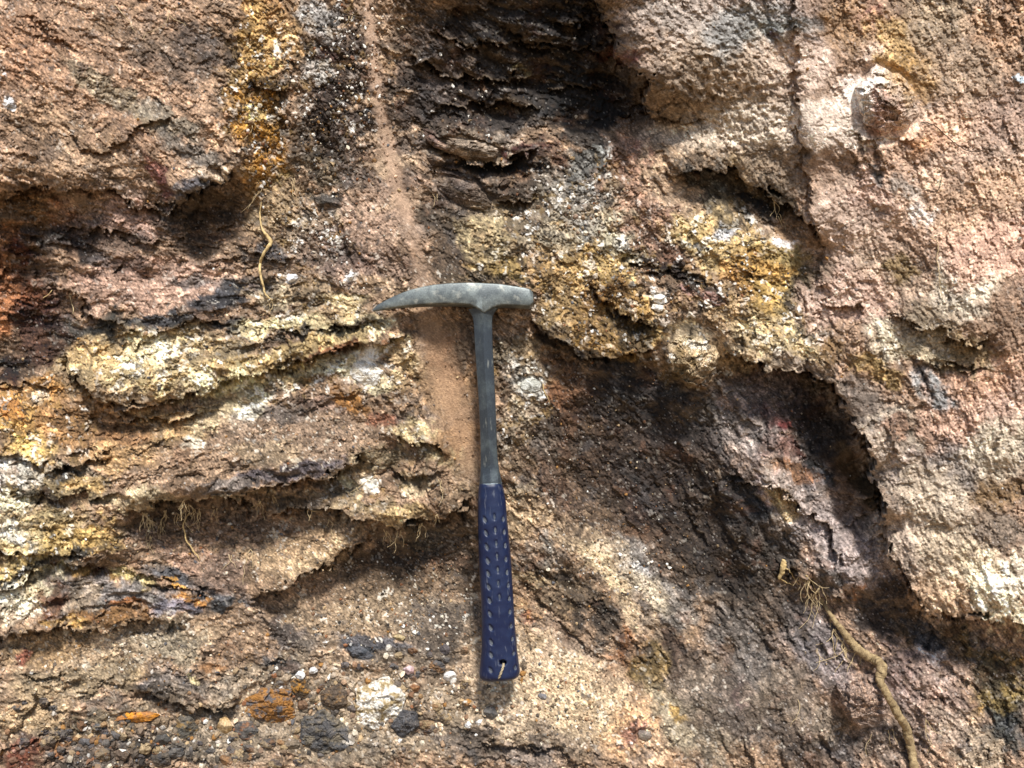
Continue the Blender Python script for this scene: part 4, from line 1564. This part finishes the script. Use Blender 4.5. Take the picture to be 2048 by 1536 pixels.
# ------------------------------------------------------------------ stones bedded in the face
M_stone = rock_material('stone_rock', .5, .88)
def stone(name, u, v, rx, ry, rot, hgt, col, col2=None, parent=rock, seed=0, label=None, lift=0, mixf=.5, angular=1.0):
    rr = np.random.default_rng(seed)
    NA_ = int(np.clip(max(rx, ry) * 3.4, 24, 220)); NR_ = int(np.clip(min(rx, ry) * .8, 7, 44))
    h0 = h_at(u, v) + lift + 1.0
    hgt *= 1.2; npl = 6
    pa = rr.random(npl) * 2 * np.pi; pt = .45 + .75 * rr.random(npl); pb = .60 + .36 * rr.random(npl)
    corner = 5 + rr.integers(0, 4); ph = rr.random() * 6
    caz = np.sort((np.arange(corner) + .6 * rr.random(corner)) / corner * 2 * np.pi + ph); cr = .80 + .28 * rr.random(corner)
    cpx = np.cos(caz) * cr; cpy = np.sin(caz) * cr
    az = np.linspace(0, 2 * np.pi, NA_, endpoint=False)
    out = np.full(NA_, 9.0)
    for k in range(corner):
        x1, y1, x2, y2 = cpx[k], cpy[k], cpx[(k + 1) % corner], cpy[(k + 1) % corner]
        dx, dy = np.cos(az), np.sin(az); ex, ey = x2 - x1, y2 - y1
        den_ = dx * ey - dy * ex; den_ = np.where(np.abs(den_) < 1e-6, 1e-6, den_)
        t = (x1 * ey - y1 * ex) / den_; w = (x1 * dy - y1 * dx) / den_
        out = np.where((t > 0) & (w >= -.001) & (w <= 1.001), np.minimum(out, t), out)
    out = np.where(out > 8, 1, out) * .85 + .15
    c_, s_ = math.cos(math.radians(rot)), math.sin(math.radians(rot))
    r = (np.linspace(0, 1, NR_ + 1) ** .85)[:, None]
    out = out + .07 * perlin(np.cos(az) * 2.2 + seed, np.sin(az) * 2.2, 150) + .04 * perlin(np.cos(az) * 6 + seed, np.sin(az) * 6, 151)
    x = r * out * np.cos(az); y = r * out * np.sin(az)
    hh = np.broadcast_to(1 - r ** 5.0, x.shape).copy()
    for q_ in range(npl):
        hh = np.minimum(hh, pb[q_] - angular * pt[q_] * (x * math.cos(pa[q_]) + y * math.sin(pa[q_])) * .8 + .22 * (1 - r))
    uu = u + (x * rx) * c_ - (y * ry) * s_; vv = v + (x * rx) * s_ + (y * ry) * c_
    ii_ = np.clip(((vv + PAD) / ST).astype(int), 0, HH - 1); jj_ = np.clip(((uu + PAD) / ST).astype(int), 0, WW - 1)
    det = (H - Hsm12)[ii_, jj_]
    n1_ = perlin(uu / 14 + seed, vv / 11, 140); n2_ = perlin(uu / 6, vv / 5 + seed, 141)
    hz = h0 + hgt * np.maximum(hh, -.15) + np.clip(det, -2.5, 2.5) * (1.0 if hgt > 14 else .6) + n1_ * .05 * hgt + n2_ * .3 + .12 * rr.standard_normal(x.shape)
    if rx > 20:
        wj = perlin(uu / 22, vv / 22, 161) * 6
        hz = hz + min(1, hgt / 16) * (2.6 * facets((uu + wj) / 36, (vv + wj) / 22, 162) + 1.5 * facets((uu + wj) / 15, vv / 10, 163) + .8 * facets(uu / 7, vv / 6, 164) + .35 * rr.standard_normal(x.shape)) * np.clip((1.02 - r) * 5, 0, 1)
    hz[-1] = h0 - 8
    vs_ = ray_point(uu, vv + .12 * hgt / .414 * np.clip(hh, 0, 1), hz).reshape(-1, 3)
    m = 1 / (1 + np.exp(-7 * (perlin(uu / 19 + seed * 3, vv / 14, 142) + .6 * n2_ + (mixf - .5) * 2)))[..., None]
    cc = (lin(col) * (1 - m) + lin(col2 or col) * m) * ALB
    lc = C[ii_, jj_]
    wl = .72 if hgt > 14 or v < 450 else .12
    cc = cc * (1 - wl) + lc * wl
    cc = cc * np.exp(.17 * rr.standard_normal(x.shape) + .16 * n2_ + .14 * n1_)[..., None]
    idx_ = np.arange(x.size).reshape(x.shape); nx_ = np.roll(idx_, -1, 1)
    q_ = np.stack([idx_[:-1], nx_[:-1], nx_[1:], idx_[1:]], -1).reshape(-1, 4)
    me = mesh_np(name, vs_, q_[:, ::-1], col=np.clip(cc.reshape(-1, 3), .01, .92))
    o = link(name, me, M_stone, parent)
    if label: o['label'] = label
    return o
Hsm12 = blur(H, 5)
ns = 0
for ln in STONES.strip().splitlines():
    t = ln.split(None, 9)
    if float(t[2]) < 0: continue
    u, v, rx, ry, rot, hg = map(float, t[:6]); ns += 1
    big = t[9] != '-'
    stone('stone', u, v, rx, ry, rot, hg, t[6], t[7], seed=ns * 7 + 3, mixf=float(t[8]), label=t[9] if big else None, lift=.2)

rp = random.Random(12)
PAL_P = ['5a5a5c', '6c6258', '4a4a4e', '8a7860', '7a5c44', 'a08a68', '66605c', 'b09a78', '585050', '94704c']
for (x0, y0, sx, sy, n) in ((300, 1485, 210, 40, 34), (700, 1400, 200, 70, 36), (850, 1330, 140, 40, 14), (500, 1500, 120, 30, 14), (100, 1450, 80, 50, 8)):
    for k in range(n):
        u = rp.uniform(x0 - sx, x0 + sx); v = rp.uniform(y0 - sy, y0 + sy); r_ = rp.choice((7, 8, 9, 10, 12, 15))
        if 940 < u < 1050 and v < 1380: continue
        ns += 1
        stone('pebble', u, v, r_ * rp.uniform(1, 1.5), r_, rp.uniform(-30, 30), r_ * .32, rp.choice(PAL_P), rp.choice(PAL_P), seed=ns * 5, lift=-.6)
# quartz grains and rock chips: small angular pieces
def chip_mesh(name, seed):
    rr = np.random.default_rng(seed); ph = (1 + 5 ** .5) / 2
    v = np.array([(-1, ph, 0), (1, ph, 0), (-1, -ph, 0), (1, -ph, 0), (0, -1, ph), (0, 1, ph), (0, -1, -ph), (0, 1, -ph), (ph, 0, -1), (ph, 0, 1), (-ph, 0, -1), (-ph, 0, 1)]) / 1.9
    f = np.array([(0, 11, 5), (0, 5, 1), (0, 1, 7), (0, 7, 10), (0, 10, 11), (1, 5, 9), (5, 11, 4), (11, 10, 2), (10, 7, 6), (7, 1, 8), (3, 9, 4), (3, 4, 2), (3, 2, 6), (3, 6, 8), (3, 8, 9), (4, 9, 5), (2, 4, 11), (6, 2, 10), (8, 6, 7), (9, 8, 1)])
    v = v * (1 + .28 * rr.standard_normal((12, 1))) * np.array([1, .75 + .3 * rr.random(), .6 + .3 * rr.random()])
    return v, f
CH = [chip_mesh('c', k) for k in range(8)]
M_q = simple_mat('white_quartz', 'd6d0c4', .55, 0, .2, 900, 'e8e4da', .3, 2500)
qm = [mesh_np('quartz_grain', v * .001, tris=f, smooth=False) for v, f in CH[:4]]
for m in qm: m.materials.append(M_q)
QZ = """
690 120 90 110 26
640 200 70 110 16
660 470 40 30 26
650 380 60 50 10
610 460 40 30 10
690 60 60 40 12
700 560 60 40 8
740 740 40 30 14
270 720 90 40 12
60 1060 80 40 10
30 960 50 30 8
600 1350 60 30 12
760 1410 50 50 10
920 1360 60 30 10
890 1270 50 60 16
800 1230 120 60 12
1150 400 50 70 18
1250 480 60 50 8
1280 130 1 1 0
1290 1130 60 40 18
1450 480 90 40 5
1060 770 40 40 8
940 200 90 100 14
"""
rq = random.Random(5); nq = 0
for ln in QZ.strip().splitlines():
    x0, y0, sx, sy, n = map(float, ln.split())
    for k in range(int(n)):
        u = rq.gauss(x0, sx * .55); v = rq.gauss(y0, sy * .55)
        if 955 < u < 1040 and v > 560: continue
        o = bpy.data.objects.new('quartz_grain', qm[nq % 4]); COL.objects.link(o); o.parent = rock; nq += 1
        sz = rq.choice((.8, 1.0, 1.2, 1.5, 2.0))
        o.location = V3(u, v, h_at(u, v) + sz * .25); o.scale = (sz * rq.uniform(.8, 1.2), sz * .8, sz * rq.uniform(.7, 1.1)); o.rotation_euler = [rq.uniform(0, 6.28) for _ in range(3)]
print('grains', nq)
# loose grit, one mesh: chips of every local colour lying on and sticking to the face
def grit(name, spots, seed, pal):
    rr = np.random.default_rng(seed); vv, ff, cc = [], [], []; off = 0
    for (x0, y0, sx, sy, n, s0, s1) in spots:
        us_ = rr.normal(x0, sx * .55, int(n)); vs2 = rr.normal(y0, sy * .55, int(n)); sz = s0 * (s1 / s0) ** (rr.random(int(n)) ** 2)
        for u, v, z_ in zip(us_, vs2, sz):
            if u < -PAD + 4 or u > 2048 + PAD - 4 or v < -PAD + 4 or v > 1536 + PAD - 4: continue
            cv, cf = CH[rr.integers(0, 8)]
            q = rr.normal(size=4); q /= np.linalg.norm(q); w, x, y, z = q
            Rm = np.array([[1 - 2 * (y * y + z * z), 2 * (x * y - z * w), 2 * (x * z + y * w)], [2 * (x * y + z * w), 1 - 2 * (x * x + z * z), 2 * (y * z - x * w)], [2 * (x * z - y * w), 2 * (y * z + x * w), 1 - 2 * (x * x + y * y)]])
            p_ = cv @ Rm.T * z_ * .001 + ray_point(np.float64(u), np.float64(v), np.float64(h_at(u, v, False) + z_ * .2))
            vv.append(p_); ff.append(cf + off); off += 12
            r_ = rr.random()
            base = c_at(u, v) * np.exp(.25 * rr.standard_normal())
            if r_ < .55: col = base * .9
            elif r_ < .8: col = .5 * base + .5 * lin(pal[rr.integers(0, len(pal))]) * ALB
            else: col = lin(pal[rr.integers(0, len(pal))]) * ALB
            cc.append(np.repeat(np.clip(col, .01, .9)[None], 12, 0))
    me = mesh_np(name, np.vstack(vv), tris=np.vstack(ff), smooth=False, col=np.vstack(cc))
    o = link(name, me, M_stone, rock); o['kind'] = 'stuff'; return o
grit('grit', [(700, 1420, 330, 90, 1500, .7, 3.0), (250, 1490, 260, 60, 900, .8, 3.2), (800, 1230, 220, 90, 1100, .5, 1.8), (1120, 1400, 170, 110, 900, .5, 1.8),
              (420, 1080, 180, 50, 500, .5, 1.8), (850, 1120, 110, 60, 350, .5, 1.6), (600, 880, 220, 60, 500, .5, 1.6), (620, 470, 90, 80, 400, .5, 1.9),
              (680, 200, 100, 180, 900, .6, 2.2), (520, 220, 60, 180, 450, .6, 2.4), (1180, 430, 130, 120, 500, .6, 2.2), (1220, 590, 160, 90, 450, .6, 2.4),
              (1480, 540, 160, 100, 200, .6, 2.0), (300, 730, 190, 60, 300, .6, 2.2), (1260, 1150, 130, 80, 500, .4, 1.5), (1000, 750, 1100, 800, 3200, .5, 1.5), (300, 1300, 250, 60, 500, .5, 1.8),
              (1200, 950, 250, 250, 700, .4, 1.4), (1060, 1150, 80, 200, 300, .5, 1.6), (900, 300, 160, 120, 300, .5, 1.8)], 21,
     ['e8dcc4', 'c8ac84', '8c7460', '5c544c', '6a6a6e', 'a87c48', 'f4f0e8', '44403c', 'b49474', '9c6c4c'])
print('grit', time.time() - T0)

# ------------------------------------------------------------------ roots
M_root = simple_mat('pale_root_bark', 'a8926c', .9, 0, .45, 260, '7a6648', 1.0, 1500, (.40, .62))
M_root2 = simple_mat('yellow_root', 'ccb27e', .85, 0, .3, 250, 'a48a5c', .5, 1500)
M_hair = simple_mat('dry_root_hair', 'c9b48c', .9, 0, .3, 300, '9c8460')
M_thread = simple_mat('dark_rootlet', '3a2a1c', .9, 0, .3, 300, '54402c')
def root_obj(name, px, r0, r1, mat, lift=1.0, seed=0, label=None, cat='root', parent=None, group=None, n=9, per=6, rads=None, wob=1.2):
    rr = random.Random(seed); pts = smooth_path(px, per); P = []; rad = []
    hs = [h_at(q[0], q[1]) for q in pts]
    for i, q in enumerate(pts):
        f = i / (len(pts) - 1)
        r = r0 + (r1 - r0) * f if rads is None else float(np.interp(f, np.linspace(0, 1, len(rads)), rads))
        a, b = max(0, i - 3), min(len(hs), i + 4); hmax = max(hs[a:b]); havg = sum(hs[a:b]) / (b - a)
        h = .6 * hmax + .4 * havg + r * .5 * 1.0 + lift
        if len(q) > 2: h += q[2]
        P.append(V3(q[0] + rr.uniform(-wob, wob), q[1] + rr.uniform(-wob, wob), h)); rad.append(r * .001 * (1 + .14 * math.sin(i * 1.9 + seed) * rr.random()))
    me = tube_mesh(name, P, rad, n, jit=.09, seed=seed)
    o = link(name, me, mat, parent)
    if label: tag(o, label, cat, group)
    return o
br = root_obj('root', [(1642, 1195, 0), (1656, 1222, 2), (1672, 1245, 3), (1690, 1268, 3), (1706, 1288, 2), (1724, 1305, 4), (1742, 1316, 5), (1756, 1322, 7), (1764, 1336, 10), (1760, 1352, 13), (1762, 1366, 15), (1772, 1384, 16), (1785, 1408, 15), (1798, 1432, 12), (1812, 1454, 8), (1818, 1478, 5), (1824, 1505, 2), (1828, 1536, 0), (1830, 1600, 0)],
         1, 1, M_root, .6, 3, 'long thick tan root running down past the purplish knob to the bottom edge', n=14, per=8, rads=[1.0, 2.0, 3.0, 3.6, 3.6, 4.0, 3.0, 3.0, 3.3, 3.4, 3.2, 3.3])
for k, pxs in enumerate(([(1714, 1300), (1708, 1312), (1700, 1328), (1694, 1345)], [(1712, 1300), (1702, 1298), (1692, 1306)], [(1716, 1303), (1722, 1318), (1719, 1330)], [(1694, 1270), (1684, 1290), (1690, 1312), (1680, 1330), (1668, 1345)])):
    root_obj('rootlet', pxs, .45, .2, M_hair, 1.2, k + 5, parent=br, n=5)
root_obj('root', [(1568, 1120), (1566, 1132), (1563, 1145), (1558, 1158)], 2.2, 1.3, M_root2, 3, 4, 'short pale broken root stub with thin forks in the lower right hollow', rads=[1.6, 2.3, 2.0, 1.3])
rt = bpy.data.objects['root.001']
for k, pxs in enumerate(([(1570, 1134), (1582, 1146), (1590, 1160), (1600, 1170)], [(1560, 1156), (1572, 1165), (1586, 1168)], [(1612, 1150), (1618, 1160), (1620, 1172)], [(1612, 1152), (1618, 1158), (1626, 1166), (1630, 1180)])):
    root_obj('rootlet', pxs, .6, .3, M_root2, 2.5, k + 15, parent=rt, n=5)
root_obj('root', [(522, 405, 3), (520, 430, 3), (524, 458, 3), (536, 474, 3), (541, 486, 3), (532, 500, 3), (522, 520, 3), (520, 545, 3), (526, 570, 3), (532, 590, 3), (545, 600, 2)], .7, .5, M_root2, 1.0, 9, 'thin yellow root hanging in a zigzag down the upper left of the face', rads=[.35, .6, .8, 1.5, 1.6, 1.3, 1.2, 1.0, .9, .7, .35], wob=.7)
root_obj('root', [(378, 1026, 3), (370, 1040, 4), (366, 1052, 4), (370, 1066, 4), (372, 1080, 4), (381, 1092, 3), (388, 1104, 3), (394, 1110, 2), (400, 1122, 0)], .9, .5, M_root2, 1, 10, 'single yellow rootlet curling down from the overhang on the left', rads=[.5, .65, .6, .6, .5, .2], wob=.6)
root_obj('root', [(1842, 244), (1868, 250), (1888, 268), (1910, 286), (1932, 300), (1948, 304), (1966, 300), (1982, 292)], .35, .3, M_thread, 1.2, 11, 'dark threadlike rootlet curving over the upper right mud wall', wob=.8)
root_obj('root', [(1850, 380), (1868, 384), (1878, 378), (1882, 362), (1884, 354)], .35, .25, M_thread, 1.2, 12, 'small hooked dark rootlet on the mud wall under the long dark thread', wob=.8)
root_obj('root', [(1862, 474), (1874, 482), (1876, 500), (1874, 520), (1878, 545), (1880, 570), (1886, 600)], .35, .25, M_hair, 1.0, 13, 'fine pale rootlet trailing down the right mud wall beside the cream bulge', wob=1)
root_obj('root', [(1086, 768), (1088, 782), (1096, 796), (1100, 808)], .6, .3, M_root2, 1.2, 14, 'tiny curled pale rootlet next to the white quartz right of the shaft', wob=.4)
root_obj('root', [(700, 985), (716, 975), (735, 962), (752, 950)], .3, .25, M_hair, 1.6, 16, 'straight hair-thin rootlet crossing the cream rock left of the blue grip', wob=.4)
root_obj('root', [(640, 0), (670, 16), (700, 30), (730, 36)], .3, .4, M_thread, 1.4, 17, 'thin brown rootlet arching at the top edge above the speckled column', wob=.6)
root_obj('root', [(140, 590), (143, 605), (147, 618), (146, 628)], .5, .3, M_hair, 1.4, 18, 'short pale hooked rootlet over the dark red rock at the left', wob=.3)
root_obj('root', [(86, 596), (96, 590), (104, 580)], .4, .3, M_root2, 1.4, 19, 'short straw-coloured rootlet left of the pale hooked one', wob=.3)
root_obj('root', [(1652, 540), (1668, 545), (1672, 560), (1670, 580)], 1, 1, M_rootm, 1, 20) if 0 else None

# hair roots under the overhang and in the lower right: masses nobody could count
def hair_mass(name, label, spots, seed):
    rr = random.Random(seed); VV_, FF_ = [], []; off = 0
    for (x, y, L, n) in spots:
        for k in range(n):
            px = [(x + rr.uniform(-5, 5), y + rr.uniform(-4, 4))]; an = math.pi / 2 + rr.uniform(-.5, .5); st = L * rr.uniform(.4, 1) / 6
            for i in range(6):
                an += rr.uniform(-.75, .75); an += (math.pi / 2 - an) * .2
                px.append((px[-1][0] + math.cos(an) * st, px[-1][1] + math.sin(an) * st))
            h0 = h_at(x, y - 14); P = []
            for i, q in enumerate(px):
                P.append(V3(q[0], q[1], max(h_at(q[0], q[1]) + 1.2, h0 * .8 + h_at(q[0], q[1]) * .2 + 1) + rr.uniform(0, 1.5)))
            m = tube_mesh('t', P, [.00032 * (1 - i * .09) for i in range(7)], 4)
            v_, f_ = mesh_arrays(m); bpy.data.meshes.remove(m)
            VV_.append(v_); FF_ += [tuple(a + off for a in f) for f in f_]; off += len(v_)
    m = bpy.data.meshes.new(name); m.from_pydata([tuple(a) for a in np.vstack(VV_)], [], FF_)
    o = link(name, m, M_hair); o['kind'] = 'stuff'; o['label'] = label; return o
hair_mass('root_hairs', 'tangled hair-fine dry roots hanging from the overhang on the left',
          [(290, 1028, 44, 9), (300, 1036, 60, 8), (330, 1022, 34, 5), (325, 1040, 40, 5), (352, 1028, 34, 5), (375, 1010, 60, 7), (395, 1018, 50, 6), (365, 1000, 40, 5), (300, 1075, 40, 4), (430, 1020, 40, 3), (520, 1005, 44, 4), (545, 990, 30, 3),
           (620, 1015, 30, 3), (770, 1060, 40, 5), (800, 1065, 44, 4), (840, 1045, 44, 4), (870, 1030, 30, 3), (500, 1100, 80, 2), (660, 1040, 40, 3)], 31)
hair_mass('root_hairs', 'tangled hair-fine dry roots around the thick root at the lower right',
          [(1615, 1160, 60, 7), (1640, 1175, 50, 6), (1625, 1190, 90, 5), (1650, 1210, 60, 5), (1670, 1260, 80, 5), (1690, 1290, 70, 4), (1600, 1150, 40, 4), (1630, 1300, 80, 2), (1780, 1460, 70, 2), (1850, 1440, 80, 3), (1600, 1400, 80, 1), (1740, 1470, 60, 1)], 32)
hair_mass('root_hairs', 'sparse hair-fine roots on the left and upper parts of the face',
          [(505, 240, 60, 3), (585, 360, 60, 3), (520, 380, 60, 2), (340, 30, 90, 2), (230, 10, 80, 1), (700, 30, 40, 2), (1545, 400, 50, 3), (1560, 430, 40, 3), (540, 600, 50, 3), (870, 390, 34, 2), (460, 1110, 60, 2), (880, 960, 60, 2)], 33)

# ground far below the face, out of the picture
gme = mesh_np('ground', np.array([(-40, -60, -1.15), (40, -60, -1.15), (40, 2, -1.15), (-40, 2, -1.15)]), np.array([(0, 1, 2, 3)]), smooth=False)
gm = simple_mat('dry_earth', '8f7758', .95, 0, .3, 3, '6c5a44', .3, 40)
tag(link('ground', gme, gm), kind='structure')
print('done', time.time() - T0)
